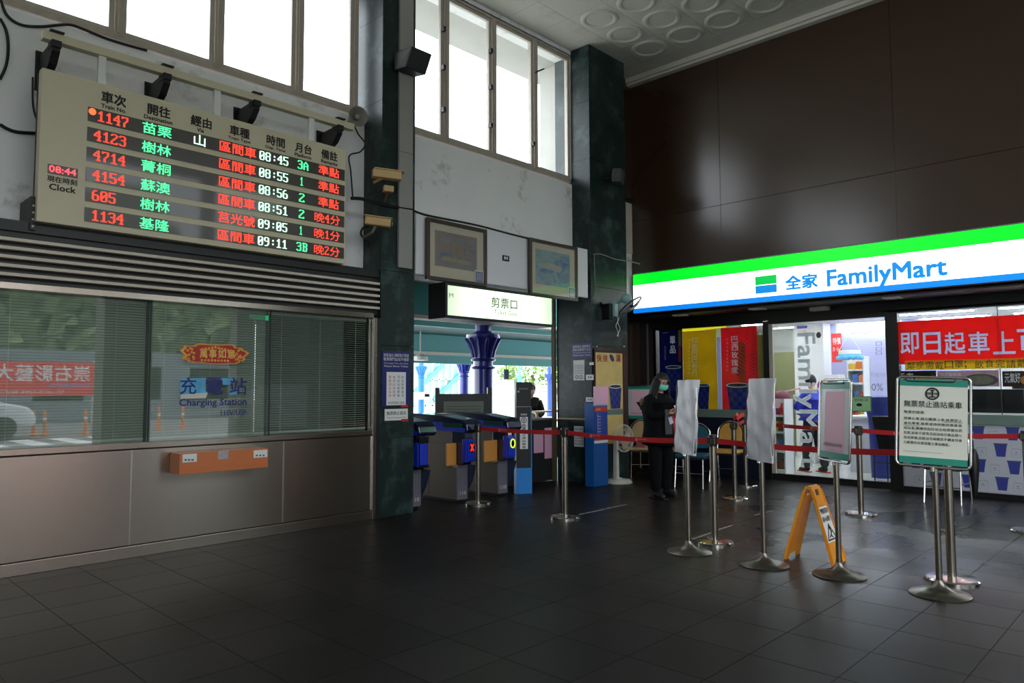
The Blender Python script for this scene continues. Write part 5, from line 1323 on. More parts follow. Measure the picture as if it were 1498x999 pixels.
# cup wallpaper: rows of printed cups and card sketches
cw_ = E('cup_wallpaper', 'grey wallpaper panel printed with rows of blue paper cups', 'wallpaper', (XS-.005, 2, .5))
y_l = yD1-.2; k_ = .215; zrow = [.78, .60, .42, .24, .10]
prb = M('cup_print_blue', (52,60,140), .5, var=.08); prg = M('card_print_grey', (140,144,150), .6)
cups = MB(); rims = MB()
MB().box(XS-.006, XS-.0, yR1, y_l+.02, .08, .925).build('paper_backing', M('wallpaper_pale', (186,188,196), .5, var=.03), cw_)
for i, z in enumerate((.745, .535, .325, .115)):
    for j in range(20):
        y = y_l-.05-j*.185-(i % 2)*.05
        if y < yR1+.2: continue
        if (j+i) % 2 == 0:
            MB().prism([(XS-.0065,y,z+.165),(XS-.0065,y-.14,z+.165),(XS-.0065,y-.116,z),(XS-.0065,y-.024,z)], (-.0015,0,0)).build('printed_cup', prb, cw_)
            MB().box(XS-.0085, XS-.008, y-.145, y+.005, z+.15, z+.168).build('printed_lid', M('lid_print', (70,76,110), .5), cw_)
        else:
            MB().box(XS-.007, XS-.006, y-.1, y, z+.0, z+.002).box(XS-.007,XS-.006,y-.1,y,z+.1,z+.106).box(XS-.007,XS-.006,y-.1,y-.097,z,z+.1).box(XS-.007,XS-.006,y-.003,y,z,z+.1).box(XS-.007,XS-.006,y-.062,y-.038,z+.055,z+.07).box(XS-.007,XS-.006,y-.075,y-.025,z+.035,z+.041).build('printed_card', prg, cw_)

# ================================================================== shop interior
sw_ = M('shop_white', (224,224,226), .6, var=.02)
XB_ = 16.2; SZ = 2.72
struct(MB().box(XS+.08, XB_, -3, 7.7, -.1, .0).build('floor_shop', M('shop_floor', (214,214,208), .15, var=.03)))
struct(MB().box(XS+.08, XB_, -3, 7.7, SZ, SZ+.1).build('ceiling_shop', sw_))
struct(MB().box(XB_, XB_+.1, -3, 7.8, 0, SZ).build('wall_shop', sw_))
struct(MB().box(XS+.1, XB_, 7.6, 7.7, 0, SZ).build('trim_13', M('olive_wall', (150,152,110), .6)))
struct(MB().box(XS+.1, XB_, -3.1, -3, 0, SZ).build('trim_14', sw_))
fj = MB()
for k in range(12): fj.box(XS+.1+k*.45, XS+.106+k*.45, -3, 7.6, .0, .001)
for k in range(24): fj.box(XS+.1, XB_, -3+k*.45, -2.994+k*.45, 0, .001)
struct(fj.build('trim_15', M('floor_joint_grey', (170,170,164), .5)))
ORD = ['first','second','third','fourth','fifth','sixth','seventh','eighth','ninth','tenth']
tube_m = M('tube_light', (255,255,255), .5, var=0, emit=42, ecol=(245,250,255))
for i, x in enumerate((11.7, 12.9, 14.1, 15.3)):
    for j, y in enumerate((6.4, 4.9, 3.4, 1.9, .4, -1.1)):
        r = E('ceiling_light', 'shop ceiling tube light, %s row from the glass, %s from the pillar corner' % (ORD[i], ORD[j]), 'ceiling light', (x, y, SZ), group='tube lights on the shop ceiling')
        MB().box(x-.09, x+.09, y-.6, y+.6, SZ-.02, SZ).build('fitting', sw_, r)
        MB().box(x-.035, x+.035, y-.56, y+.56, SZ-.035, SZ-.02).build('tube', tube_m, r)
def bX(nm, m, parent, p0, p1, t, bo, x, th): return rectX(nm, m, parent, p0, p1, t, bo, x, th)
struct(MB().box(15.9, 16.0, 6.35, 7.6, 0, 2.2).build('trim_18', M('olive_wall')))
# lilac feature wall
lv = SE('trim_16', (15.4, 6, 0)); lv['label'] = 'lilac cafe feature wall'
MB().box(15.4, 15.5, GX(1420,560,15.4).y, GX(1206,560,15.4).y, 0, SZ).build('wall_panel', M('lilac_wall', (176,178,216), .6, var=.02), lv)
tX("Let's Cafe", M('grey_violet_ink', (90,90,110), .6), lv, 1245.5, 1276, 483, 489, 15.4)
for t_, b_ in ((500, 506), (508, 513), (514.5, 519)):
    tX('口', M('grey_violet_ink'), lv, 1281.5, 1290, t_, b_, 15.4); 
tX('世界咖啡', M('faint_violet', (150,150,176), .6), lv, 1262, 1296, 545, 552, 15.4); tX('100%', M('grey_violet_ink'), lv, 1263, 1292, 561, 571.5, 15.4)
# white column with notices and shelf left of the lilac wall
struct(MB().box(15.0, 15.5, GX(1206,560,15).y, GX(1163,560,15).y, 0, SZ).build('trim_17', sw_))
q = pos('shop_notice', 'blue topped notice high on the white column inside the shop', 1164.5, 1182, 476, 490, paper, 14.98)
rectX('blue_heading', M('mid_blue', (60,80,170), .5), q, 1166, 1181, 477, 481, 14.975, .002); tX('公告', M('red_label'), q, 1167, 1180, 483, 488, 14.975)
q = pos('shop_notice', 'white sheet with black sketch on the white column inside the shop', 1193, 1202, 478, 502, paper, 14.96); MB().ball(GX(1197.5,490,14.95), .05, 8, 6, (.1,1,1.3)).build('ink_sketch', ink, q)
q = pos('red_price_poster', 'red price poster hanging behind the shop door glass', 1217, 1232, 488, 530, M('poster_red', (220,50,50), .5), 14.6)
MB().tube([GX(1224,488,14.6), (14.6, GX(1224,488,14.6).y, SZ)], .004, 5).build('hanging_cord', white, q)
tX('特價', paper, q, 1218.5, 1230, 494, 504, 14.6, bold=.03); tX('買一送一', paper, q, 1218.5, 1230, 508, 514, 14.6)
# hanging ornament
q = E('hanging_display', 'light blue scalloped canopy display hanging in the shop', 'display', GX(1243, 520, 13.8))
c = GX(1243, 518, 13.8); mb = MB(); mb.lathe([(.2,-.06),(.19,.0),(.02,.05)], c, 20)
mb.build('canopy', M('sky_blue_cloth', (110,190,230), .6), q); mb = MB()
for k in range(14): mb.ball(c+Vector((.2*math.cos(k*.449), .2*math.sin(k*.449), -.07)), .04, 8, 5)
mb.build('scallops', M('sky_blue_cloth'), q); MB().lathe([(.19,.0),(.18,.07),(.0,.08)], c, 20).build('white_top', white, q)
MB().tube([c+Vector((0,.19,.06)), c+Vector((0,0,.38)), c+Vector((0,-.19,.06))], .006, 5).tube([c+Vector((0,0,.38)), (c.x, c.y, SZ)], .004, 5).build('cord', white, q)
# shelving units with goods
pal = [(220,60,50),(240,200,60),(60,120,200),(80,160,90),(230,230,226),(240,130,50),(160,60,120),(120,80,50)]
gm_ = [M('goods_%s' % n, c_, .5, var=.05) for n, c_ in zip(('red','yellow','blue','green','white','orange','violet','brown'), pal)]
random.seed(11)
RK = ['low shelf by door','tall middle shelf','slim display tower']; NR = [0]
def rack(lab, x, ya, yb, zts, dep=.35, n=7, grp=None, items=True):
    r = E('shop_shelf', lab, 'shelf', (x, (ya+yb)/2, 0)); z1 = zts[-1]+.25
    MB().box(x, x+.02, ya, yb, 0.03, z1).build('back_panel', sw_, r) if False else None
    MB().box(x+dep-.02, x+dep, ya, yb, .03, z1).build('back_panel', sw_, r)
    for y in (ya, yb-.02): MB().box(x, x+dep, y, y+.02, .0, z1).build('side_panel', sw_, r)
    for z in zts: MB().box(x, x+dep, ya+.02, yb-.02, z-.02, z).build('shelf_board', sw_, r); MB().box(x-.006, x, ya+.02, yb-.02, z-.035, z).build('price_rail', white, r)
    if not items: return r
    bd_ = ['lowest','second lowest','middle','fourth','top'] if len(zts) > 4 else ['lowest','second','third','top']
    rk = RK[NR[0]]; NR[0] += 1
    for zi, z in enumerate(zts):
        y = ya+.03; ci = 0; cnt = int((yb-.12-y)/.1)
        while y < yb-.14:
            w_ = .06+random.random()*.06; h_ = .1+random.random()*.09; m = random.choice(gm_); ci += 1
            kd = random.random()
            mb = MB()
            if kd < .45: mb.lathe([(w_*.42,0),(w_*.45,h_*.6),(w_*.2,h_*.85),(w_*.2,h_)], (x+.08, y+w_/2, z+.001), 10)
            else: mb.box(x+.03, x+.14, y, y+w_, z+.001, z+h_)
            o = mb.build('drink_bottle' if kd < .45 else 'snack_box', m)
            tag(o, '%s %s, %s from right, %s board, %s' % (m.name.split('_')[1], 'bottle' if kd < .45 else 'box', ORD[ci-1], bd_[zi], rk), 'goods', 'packaged goods on the shop shelves'); y += w_+.01
    return r
rack('white low shelf of goods just inside the shop door, left side', 11.3, GX(1160,640,11.6).y, GX(1134,640,11.6).y+.25, [.12, .42, .72, .98])
rack('tall white shelf of goods in the middle of the shop', 13.6, GX(1228,600,13.6).y, GX(1188,600,13.6).y, [.35, .7, 1.05, 1.4])
rack('slim white display tower of goods under the blue canopy', 14.2, GX(1257,600,13.9).y, GX(1232,600,13.9).y, [.5, .85, 1.2, 1.5, 1.75])
# counter, notice, bin, stool
q = E('shop_counter', 'white counter with rolled edge right of the display tower', 'counter', (12.8, GX(1262,640,12.8).y, 0))
ya_, yb_2 = GX(1284,640,12.8).y, GX(1243,640,12.8).y
MB().box(12.8, 13.5, ya_, yb_2, .0, .88).build('counter_body', sw_, q); MB().box(12.75, 13.55, ya_-.03, yb_2+.03, .88, .94).build('counter_top', white, q, bevel=.02)
q = pos('green_notice', 'green bordered notice with masked face icon behind the door glass', 1245, 1275, 579.5, 602, M('pale_green_notice', (196,224,180), .5, trans=.3), XS+.013)
for (a_, b_, c_, d_) in ((1245,1275,579.5,581),(1245,1275,600.5,602),(1245,1246.3,580,602),(1273.7,1275,580,602)): rectX('border', M('mid_green', (70,150,80), .5), q, a_, b_, c_, d_, XS+.011, .0015)
tX('請配戴口罩', ink, q, 1250, 1270, 583, 587, XS+.013)
c = GX(1257, 594, XS+.0135); MB().ball(c, .036, 12, 8, (.03,1,1)).build('face_icon', white, q); MB().ball(c+Z3*.018-X3*.0008, .036, 12, 8, (.02,1.1,.7)).build('hair_icon', ink, q)
q = E('blue_bin', 'dark blue round bin with flared rim inside the shop', 'bin', (12.3, GX(1289,600,12.3).y, 0))
c = (12.3, GX(1287,600,12.3).y, 0); MB().lathe([(.15,0),(.17,.9),(.23,1.2),(.24,1.26),(.2,1.27),(.16,.95),(0,.9)], c, 24).build('bucket', cupb, q, smooth=True)
q = E('black_stand', 'black cabinet standing low beside the door post inside the shop', 'cabinet', (11.6, GX(1290,650,11.6).y, 0))
ya_, yb_2 = GX(1300,650,11.6).y, GX(1276,650,11.6).y
MB().prism([(11.6,yb_2,.98),(11.6,ya_-.2,.98),(11.6,ya_-.2,.42),(11.6,yb_2-.1,.42)], (.3,0,0)).build('cabinet_body', black, q, bevel=.01)
mb = MB()
for y in (yb_2-.02, yb_2-.2): mb.tube([(11.6,y,.42),(11.6,y,0)], .009, 6)
mb.tube([(11.6,yb_2-.02,.3),(11.6,ya_-.2,.3)], .007, 6); mb.build('wire_leg', black, q)
# behind the right windows
q = E('oven_counter', 'long black oven counter behind the right shop windows', 'counter', (12.0, 1.5, 0))
MB().box(12.0, 12.6, -.8, 3.3, 0, 1.05).build('counter_body', sw_, q)
for y in (2.95, 2.2, 1.45, .7, -.05): MB().box(12.0, 12.5, y-.34, y+.34, 1.05, 1.38).build('black_oven', black_gloss, q, bevel=.01)
for k in range(4):
    c_ = (12.2, 2.7-k*.75, 1.382); rr_ = tag(MB().lathe([(.08,0),(.09,.1),(.05,.14),(0,.15)], c_, 12).build('dark_pot', black), 'black pot on the ovens, %s from the door side' % ORD[k], 'pot', 'black pots on the ovens')
# ================================================================== people
skin_m = M('skin', (206,160,136), .55, var=.03, scale=12); 
def hand(parent, wrist, dirv, palm_n, side, s=1.0, curl=.9, mat=None):
    """palm and five curled fingers; palm_n: direction the fingers curl to"""
    d = Vector(dirv).normalized(); n = Vector(palm_n).normalized(); t = d.cross(n).normalized()*side
    w_ = Vector(wrist); nodes = []; edges = []
    nodes += [(*w_, .024*s, .02*s), (*(w_+d*.045*s), .032*s, .02*s), (*(w_+d*.085*s), .034*s, .018*s)]; edges += [(0,1),(1,2)]
    o = skin('hand', nodes, edges, mat or skin_m, parent, 0, 1)
    for k, ln in enumerate((.062, .07, .066, .052)):
        a = w_+d*.08*s+t*((1.5-k)*.019*s); b = a+d*ln*.45*s+n*ln*.15*s; c = b+(d*(1-curl)+n*curl).normalized()*ln*.4*s; e = c+(n-d*.2*curl).normalized()*ln*.3*s
        skin('finger', [(*a,.0095*s),(*b,.0088*s),(*c,.008*s),(*e,.0068*s)], [(0,1),(1,2),(2,3)], mat or skin_m, o, 0, 1)
    a = w_+d*.03*s+t*.026*s; b = a+t*.022*s+d*.028*s+n*.01*s; c = b+d*.028*s+n*.014*s
    skin('thumb', [(*a,.012*s),(*b,.0105*s),(*c,.008*s)], [(0,1),(1,2)], mat or skin_m, o, 0, 1)
    return o
def figure(lab, loc, rz, H, P, body_mat=None):
    s = H/1.6; r = E('person', lab, 'person', (loc[0], loc[1], 0), math.radians(rz), local=True)
    hx, hy, hz_ = P.get('head', (.05, 0, 0))
    el, wr = P['elbow'], P['wrist']
    st = P.get('stance', .1); kn = P.get('knee', (.02,.02)); ft = P.get('feet', (0,0))
    N_ = [(0,0,.86,.115,.1),(0,0,1.02,.11,.095),(.0,0,1.2,.125,.1),(0,0,1.31,.075),(.012,0,1.37,.046),(hx*.6,hy*.6,1.425,.062),(hx,hy,1.48,.078),(hx,hy,1.535,.076),(hx*.9,hy,1.575,.045),
          (0,.085,.8,.088),(kn[0],st,.45,.062),(ft[0],st,.09,.034),(0,-.085,.8,.088),(kn[1],-st,.45,.062),(ft[1],-st,.09,.034),
          (0,.165,1.275,.055),(*el[0],.042),(*wr[0],.026),(0,-.165,1.275,.055),(*el[1],.042),(*wr[1],.026),
          (ft[0]+.08,st+.01,.05,.022),(ft[1]+.08,-st-.01,.05,.022)]
    N_ = [(n[0]*s,n[1]*s,n[2]*s)+tuple(v*s for v in n[3:]) for n in N_]
    ed = [(0,1),(1,2),(2,3),(3,4),(4,5),(5,6),(6,7),(7,8),(0,9),(9,10),(10,11),(0,12),(12,13),(13,14),(2,15),(15,16),(16,17),(2,18),(18,19),(19,20),(11,21),(14,22)]
    skin('body', N_, ed, body_mat or skin_m, r, 0, 2)
    # trousers
    T = [(0,0,.9,.125,.11),(0,.085,.8,.105),(kn[0],st,.45,.086),(ft[0],st,.2,.074),(ft[0],st,.07,.07),(0,-.085,.8,.105),(kn[1],-st,.45,.086),(ft[1],-st,.2,.074),(ft[1],-st,.07,.07)]
    skin('trousers', [tuple(v*s for v in n) for n in T], [(0,1),(1,2),(2,3),(3,4),(0,5),(5,6),(6,7),(7,8)], P['trousers'], r, 0, 2)
    for k, sg in ((0, 1), (1, -1)):
        q = [(ft[k]-.05, sg*st, .055, .05), (ft[k]+.04, sg*(st+.005), .06, .054), (ft[k]+.13, sg*(st+.02), .035, .042), (ft[k]+.18, sg*(st+.025), .03, .026)]
        sh_ = skin('shoe', [tuple(v*s for v in n) for n in q], [(0,1),(1,2),(2,3)], P['shoe'], r, 0, 2)
        MB().box((ft[k]-.085)*s, (ft[k]+.2)*s, (sg*(st+.01)-.042)*s, (sg*(st+.01)+.042)*s, 0, .018).build('sole', P.get('sole', black), sh_, bevel=.01)
    # jacket with sleeves
    hem = P.get('hem', .66); jr = P.get('jr', 1.0)
    J = [(0,0,1.02,.15*jr,.13*jr),(0,0,hem+.1,.185*jr,.165*jr),(0,0,hem,.185*jr,.165*jr),(0,0,1.13,.15*jr**.6,.13*jr**.6),(0,0,1.25,.1,.095),
         (0,.145,1.275,.08*jr**.5),(*el[0],.07*jr**.5),(wr[0][0]*.94+el[0][0]*.06,wr[0][1]*.94+el[0][1]*.06,wr[0][2]*.94+el[0][2]*.06,.046),
         (0,-.145,1.275,.08*jr**.5),(*el[1],.07*jr**.5),(wr[1][0]*.94+el[1][0]*.06,wr[1][1]*.94+el[1][1]*.06,wr[1][2]*.94+el[1][2]*.06,.046),(.0,0,1.33,.07)]
    skin('jacket', [tuple(v*s for v in n) for n in J], [(0,1),(1,2),(0,3),(3,4),(4,5),(5,6),(6,7),(4,8),(8,9),(9,10),(4,11)], P['jacket'], r, 0, 2)
    # face
    R_ = Matrix.Rotation(P.get('nod', .2), 3, 'Y')
    hc = Vector((hx, hy, 1.5))*s
    def F(x, y, z): return hc+R_ @ (Vector((x, y, z))*s)
    fc_ = MB().ball(F(.088,0,-.012), .014*s, 8, 6, (1,.8,1.5)); fc_.ball(F(.0,.082,-.01), .02*s, 8, 6, (.6,.3,1.2)); fc_.ball(F(.0,-.082,-.01), .02*s, 8, 6, (.6,.3,1.2)); fc_.build('nose_and_ears', skin_m, r, smooth=True)
    ey = MB()
    for sg in (1,-1): ey.ball(F(.077, sg*.03, .012), .011*s, 8, 6, (.6,1.2,.7))
    ey.build('eyes', M('eye_dark', (30,22,20), .2), r)
    mb = MB(); mb.obox(F(.074,0,-.055), R_@Vector((0,1,0)), R_@Vector((0,0,1)), R_@Vector((1,0,0)), .02*s, .004*s, .008*s); mb.build('mouth', M('lips', (160,86,80), .5), r)
    if P.get('mask'):
        mb = MB(); vs = []; fs = []; nx, nz_ = 10, 6
        for j in range(nz_+1):
            for i in range(nx+1):
                a = (i/nx-.5)*2.3; zz = -.015-j/nz_*.075; bul = .015*math.sin(PI*j/nz_)
                vs.append(F((.085+bul)*math.cos(a)+.01, (.082+bul*.5)*math.sin(a), zz))
        for j in range(nz_):
            for i in range(nx): k = j*(nx+1)+i; fs.append((k,k+nx+1,k+nx+2,k+1))
        mb.add(vs, fs).build('face_mask', P['mask'], r, smooth=True)
    # hair
    hr_ = MB(); vs = []; fs = []; n, m = 28, 16; keep = []
    for i in range(m+1):
        th = PI*i/m
        for k in range(n):
            ph = 2*PI*k/n; x, y, z = math.sin(th)*math.cos(ph), math.sin(th)*math.sin(ph), math.cos(th)
            b_ = 1+.03*math.sin(ph*13+th*3)
            vs.append(F(x*.094*b_-.006, y*.09*b_, z*.104*b_+.012)); keep.append((x, z))
    bang = P.get('bang', .18)
    for i in range(m):
        for k in range(n):
            q = (i*n+k, (i+1)*n+k, (i+1)*n+(k+1) % n, i*n+(k+1) % n)
            x = sum(keep[a][0] for a in q)/4; z = sum(keep[a][1] for a in q)/4
            if not (x > .25 and z < bang) and not (z < -.55 and not P.get('long')): fs.append(q)
    hr_.add(vs, fs)
    hr_.build('hair', P['hair'], r, smooth=True, ang=60)
    if P.get('long'):
        lk = MB(); tip = MB(); random.seed(4)
        for k in range(26):
            a = math.radians(62+k*236/25); x, y = math.cos(a), math.sin(a)
            p0 = F(x*.088, y*.088, .03); p1 = F(x*.1, y*.1, -.07); jit = random.uniform(-.015,.015)
            p2 = Vector((x*.13*s+.015, y*.135*s+jit, 1.3*s)); p3 = Vector((x*.14*s+.045*s*(x>-.2), y*.125*s+jit, (1.17+random.random()*.05)*s))
            lk.tube([p0, p1, p2], [.02*s,.024*s,.02*s], 7); tip.tube([p2, p3, p3-Vector((0,0,.06*s))], [.0205*s,.016*s,.004*s], 7)
        lk.build('hair_locks', P['hair'], r, smooth=True); tip.build('hair_ends', M('hair_brown', (92,66,48), .6, var=.1), r, smooth=True)
    return r, s, F
# woman with phone
wx_, wy2 = GF(966, 727).x, GF(966, 727).y
blk = M('black_cloth', (11,11,13), .9, var=.15, scale=30, bump=.15, spec=.2)
P = dict(elbow=[(.05,.215,1.04),(.05,-.215,1.04)], wrist=[(.235,.07,1.09),(.235,-.06,1.09)], trousers=M('black_trousers', (9,9,11), .9, spec=.2), shoe=M('black_shoe', (16,16,18), .5), jacket=blk, hem=.64,
         head=(.06,0,0), nod=.38, mask=M('mask_teal', (120,226,206), .7, var=.03), hair=M('hair_black', (15,12,11), .55, var=.2, scale=40), long=True, bang=.36, feet=(-.02,.05), knee=(.02,.05), stance=.12, jr=1.5)
wr_, s, F = figure('woman in black coat and teal mask looking down at a phone', (wx_, wy2), 256, 1.6, P)
for sg in (1,-1): hand(wr_, (.235, sg*.065, 1.09), (.75, -sg*.35, .1), (0, -sg*.6, .6), -sg, 1.0, .8)
g_ = MB()
for sg in (1,-1): g_.tube([F(.1, sg*.036+.027*math.cos(t*PI/7), .012+.02*math.sin(t*PI/7)) for t in range(14)], .003, 5, closed=True); g_.tube([F(.1, sg*.062, .015), F(.02, sg*.098, .015)], .0025, 5)
g_.tube([F(.1,.01,.014), F(.1,-.01,.014)], .003, 5); g_.build('glasses', black, wr_)
fur = M('fur_trim', (134,106,86), .95, var=.4, scale=60, bump=1)
mb = MB(); random.seed(5)
pts = [Vector((-.08+.12*math.cos(a), .17*math.sin(a), 1.25+.05*math.cos(a*1))) for a in [math.radians(95+k*170/12) for k in range(13)]]
mb.tube(pts, [.03]+[.05]*11+[.03], 9)
for k in range(240):
    p = random.choice(pts); d = Vector((random.uniform(-1,1),random.uniform(-1,1),random.uniform(-1,1))).normalized(); a = p+d*.045; b = p+d*.066; t_ = d.orthogonal().normalized()*.006
    mb.add([a-t_, a+t_, b], [(0,1,2)])
mb.build('fur_hood_trim', fur, wr_)
MB().ball((-.15,0,1.16), .1, 14, 10, (.7,1.2,1)).build('hood', blk, wr_, smooth=True)
MB().prism([(.2,.02,1.12),(.2,.055,1.12),(.262,.06,.78),(.262,.02,.74)], (.012,0,0)).build('red_lining_edge', M('red_cloth', (190,30,34), .6), wr_)
MB().obox((.225,-.05,.98), Y3, Z3, X3, .06, .16, .012).build('grey_sweater', M('grey_knit', (74,76,80), .9, var=.2, scale=40), wr_, bevel=.02)
MB().tube([(.09,.05,1.32),(.17,.03,1.12),(.245,-.03,1.04)], .003, 5).tube([(.09,-.05,1.32),(.18,-.06,1.12),(.245,-.03,1.04)], .003, 5).build('lanyard', M('tan_cord', (120,90,70), .7), wr_)
MB().obox((.25,-.035,1.0), (0,1,.35), (0,-.35,1), X3, .032, .045, .002).build('name_card', M('card_white', (196,200,220), .4), wr_)
rzw = math.radians(256); cw2 = Matrix.Rotation(rzw, 3, 'Z') @ Vector((.34, 0, 1.13))
ph = E('phone', 'white smartphone held in both hands by the woman in black', 'phone', (wx_+cw2.x, wy2+cw2.y, cw2.z), rzw, local=True)
MB().obox((0,0,0), Y3, (-.5,0,1), (1,0,.5), .036, .07, .004).build('phone_body', white, ph, bevel=.004)
MB().obox((-.0045,0,-.002), Y3, (-.5,0,1), (1,0,.5), .032, .064, .001).build('screen', black_gloss, ph)
# man beyond the gates
mp = GY(775, 640, 8.75)
P = dict(elbow=[(.05,.22,1.03),(.0,-.23,1.02)], wrist=[(.2,.14,.98),(.08,-.22,.8)], trousers=M('black_trousers'), shoe=M('black_shoe'), jacket=M('dark_grey_cloth', (24,25,28), .85), hem=.78,
         head=(.03,0,0), nod=.1, mask=M('mask_white', (214,206,204), .7), hair=M('hair_black'), bang=.35, jr=1.05)
mr_, s, F = figure('man in dark jacket, glasses and pale mask behind the railing', (GY(777,600,8.75).x, 8.75), 215, 1.50, P)
hand(mr_, (.2*s,.14*s,.98*s), (.8,-.2,.1), (0,-1,0), -1, s); hand(mr_, (.08*s,-.22*s,.8*s), (.1,0,-1), (0,1,0), 1, s, .4)
g_ = MB()
for sg in (1,-1): g_.tube([F(.098, sg*.034+.026*math.cos(t*PI/7), .012+.02*math.sin(t*PI/7)) for t in range(14)], .004, 5, closed=True)
g_.tube([F(.1,.01,.014), F(.1,-.01,.014)], .004, 5); g_.build('glasses', black, mr_)
# customer in the shop
cx3, cy3 = 12.35, GX(1192, 680, 12.35).y
bj = M('blue_jacket', (44,54,190), .6, var=.08)
P = dict(elbow=[(.08,.24,1.05),(.08,-.24,1.05)], wrist=[(.25,.18,1.1),(.25,-.18,1.1)], trousers=M('dark_trousers', (40,40,48), .8), shoe=M('black_shoe'), sole=M('red_sole', (170,40,40), .5), jacket=bj, hem=.86,
         head=(.05,0,0), nod=.1, hair=M('hair_black'), bang=.2, feet=(.06,-.12), knee=(.06,.0), jr=1.25)
cu, s, F = figure('shop customer in bright blue jacket seen through the glass door', (cx3, cy3), 60, 1.62, P)
for sg in (1,-1): hand(cu, (.25*s, sg*.18*s, 1.1*s), (1,0,.1), (0,-sg,0), -sg, s)
bp_ = E('backpack', 'maroon backpack bag carried beside the blue jacket in the shop', 'backpack', (cx3-.25, cy3+.32, .98))
mar = M('maroon_nylon', (104,34,58), .5, var=.2, scale=14, bump=.4)
MB().ball((cx3-.32, cy3+.40, 1.13), .19, 16, 12, (.8,1,1.25)).build('bag', mar, bp_, smooth=True)
MB().obox((cx3-.45, cy3+.38, 1.05), Y3, Z3, X3, .1, .09, .03).build('pocket', mar, bp_, bevel=.02)
MB().tube([(cx3-.3,cy3+.36,1.34),(cx3-.15,cy3+.16,1.4),(cx3-.05,cy3+.1,1.2)], .014).build('strap', M('pink_strap', (226,160,180), .6), bp_)
MB().obox((cx3-.47, cy3+.3, 1.1), (0,.3,1), (0,1,-.3), X3, .12, .01, .004).build('lime_trim', M('lime', (150,200,60), .5), bp_)

# ================================================================== chairs
tan = M('tan_fabric', (206,156,70), .8, var=.06, scale=20); tealf = M('teal_fabric', (20,78,96), .8, var=.06, scale=20); navyf = M('dark_fabric', (24,26,34), .8)
tanp = M('pale_tan_fabric', (190,158,110), .8, var=.06)
def chair(lab, m, loc, rz):
    r = E('banquet_chair', lab, 'chair', (loc[0], loc[1], 0), math.radians(rz), local=True, group='padded chrome chairs along the shop window')
    MB().box(-.2,.22,-.21,.21,.42,.47).build('seat', m, r, bevel=.022, segs=3)
    MB().box(-.19,.2,-.2,.2,.395,.42).build('seat_pan', black, r)
    pts = []
    for t in range(13):
        a = PI*t/12; pts.append((.2*math.cos(a), .72+.17*math.sin(a)))
    def bx(z): return -.2-(z-.45)*.18
    pr = [(-.2,.53)]+[(-.2,.6)]+[(-p[0], p[1]) for p in pts]+[(.2,.6),(.2,.53)]
    mb = MB(); inner = [(y*.88, z if z < .6 else .6+(z-.6)*.93) for y, z in pr]
    mb.prism([Vector((bx(z)+.02, y, z)) for y, z in inner], (-.035,0,0)); mb.build('backrest', m, r, bevel=.01)
    fr = [(-.2,-.2,.0),]; 
    path = [Vector((bx(z), y, z)) for y, z in pr]
    for s_ in (-1, 1): MB().tube([Vector((-.27, s_*.2, 0)), Vector((-.2, s_*.2, .42)), Vector((bx(.53), s_*.2, .53))], .011, 8).build('leg', chrome, r, smooth=True)
    MB().tube(path, .011, 8).build('back_frame', chrome, r, smooth=True)
    for s_ in (-1, 1): MB().tube([Vector((.25, s_*.2, 0)), Vector((.19, s_*.19, .4))], .011, 8).build('leg', chrome, r, smooth=True)
    MB().tube([(.22,-.195,.2),(.22,.195,.2)], .008, 6).tube([(-.24,-.2,.22),(.22,-.195,.24)], .008, 6).tube([(-.24,.2,.22),(.22,.195,.24)], .008, 6).build('stretcher', chrome, r)
    return r
def fp(px, py): q = GF(px, py); return (q.x, q.y)
chair('tan chair behind the woman in black, beside the pedestal fan', tanp, (9.97, 6.68), 215)
chair('tan chair just right of the woman, half behind the left wrapped sign', tan, fp(986, 699), 200)
chair('teal chair with rounded back behind the left wrapped sign stand', tealf, fp(1014, 711), 196)
chair('yellow chair with rounded back left of the right wrapped sign', tan, fp(1064, 703), 192)
chair('dark chair behind the framed sign stand at the cup wallpaper', navyf, (10.28, 2.43), 180)
um = E('folded_umbrella', 'black folded umbrella hooked on the dark chair behind the sign stand', 'umbrella', (10.3, 2.13, .1))
MB().lathe([(.0,.05),(.03,.15),(.065,.5),(.05,.6),(.03,.66),(.0,.68)], (10.25, 2.13, 0), 12).build('canopy', black, um, smooth=True)
MB().tube([(10.25,2.13,.66),(10.25,2.13,.76),(10.25,2.17,.8),(10.25,2.2,.77)], .008, 6).build('handle', black, um)
tb = E('goods_box', 'small pink and white box on the seat of the tan chair', 'box', (9.97, 6.68, .47))
MB().box(9.97-.1, 9.97+.1, 6.68-.1, 6.68+.06, .472, .62).build('box_body', M('pink_carton', (200,120,120), .6, var=.3, scale=20), tb)
MB().box(9.97-.102, 9.97+.1, 6.68-.102, 6.68+.06, .55, .58).build('box_band', paper, tb)
# far sign stand behind the woman
sx_, sy_ = 9.75, 6.35
r = sign_stand(937, 690.5, 205, 0, 'pink', 'small green edged sign stand behind the woman, farthest of the sign stands', .42, .58, 1.17)
# ================================================================== station platform beyond the gates
struct(MB().box(-6, 40, 7.4, 17, -.12, -.01).build('floor_platform', M('platform_floor', (84,84,82), .4, var=.08)))
struct(MB().box(-30, 90, 17, 90, -.5, -.05).build('ground', M('pale_ground', (206,204,198), .8, var=.05)))
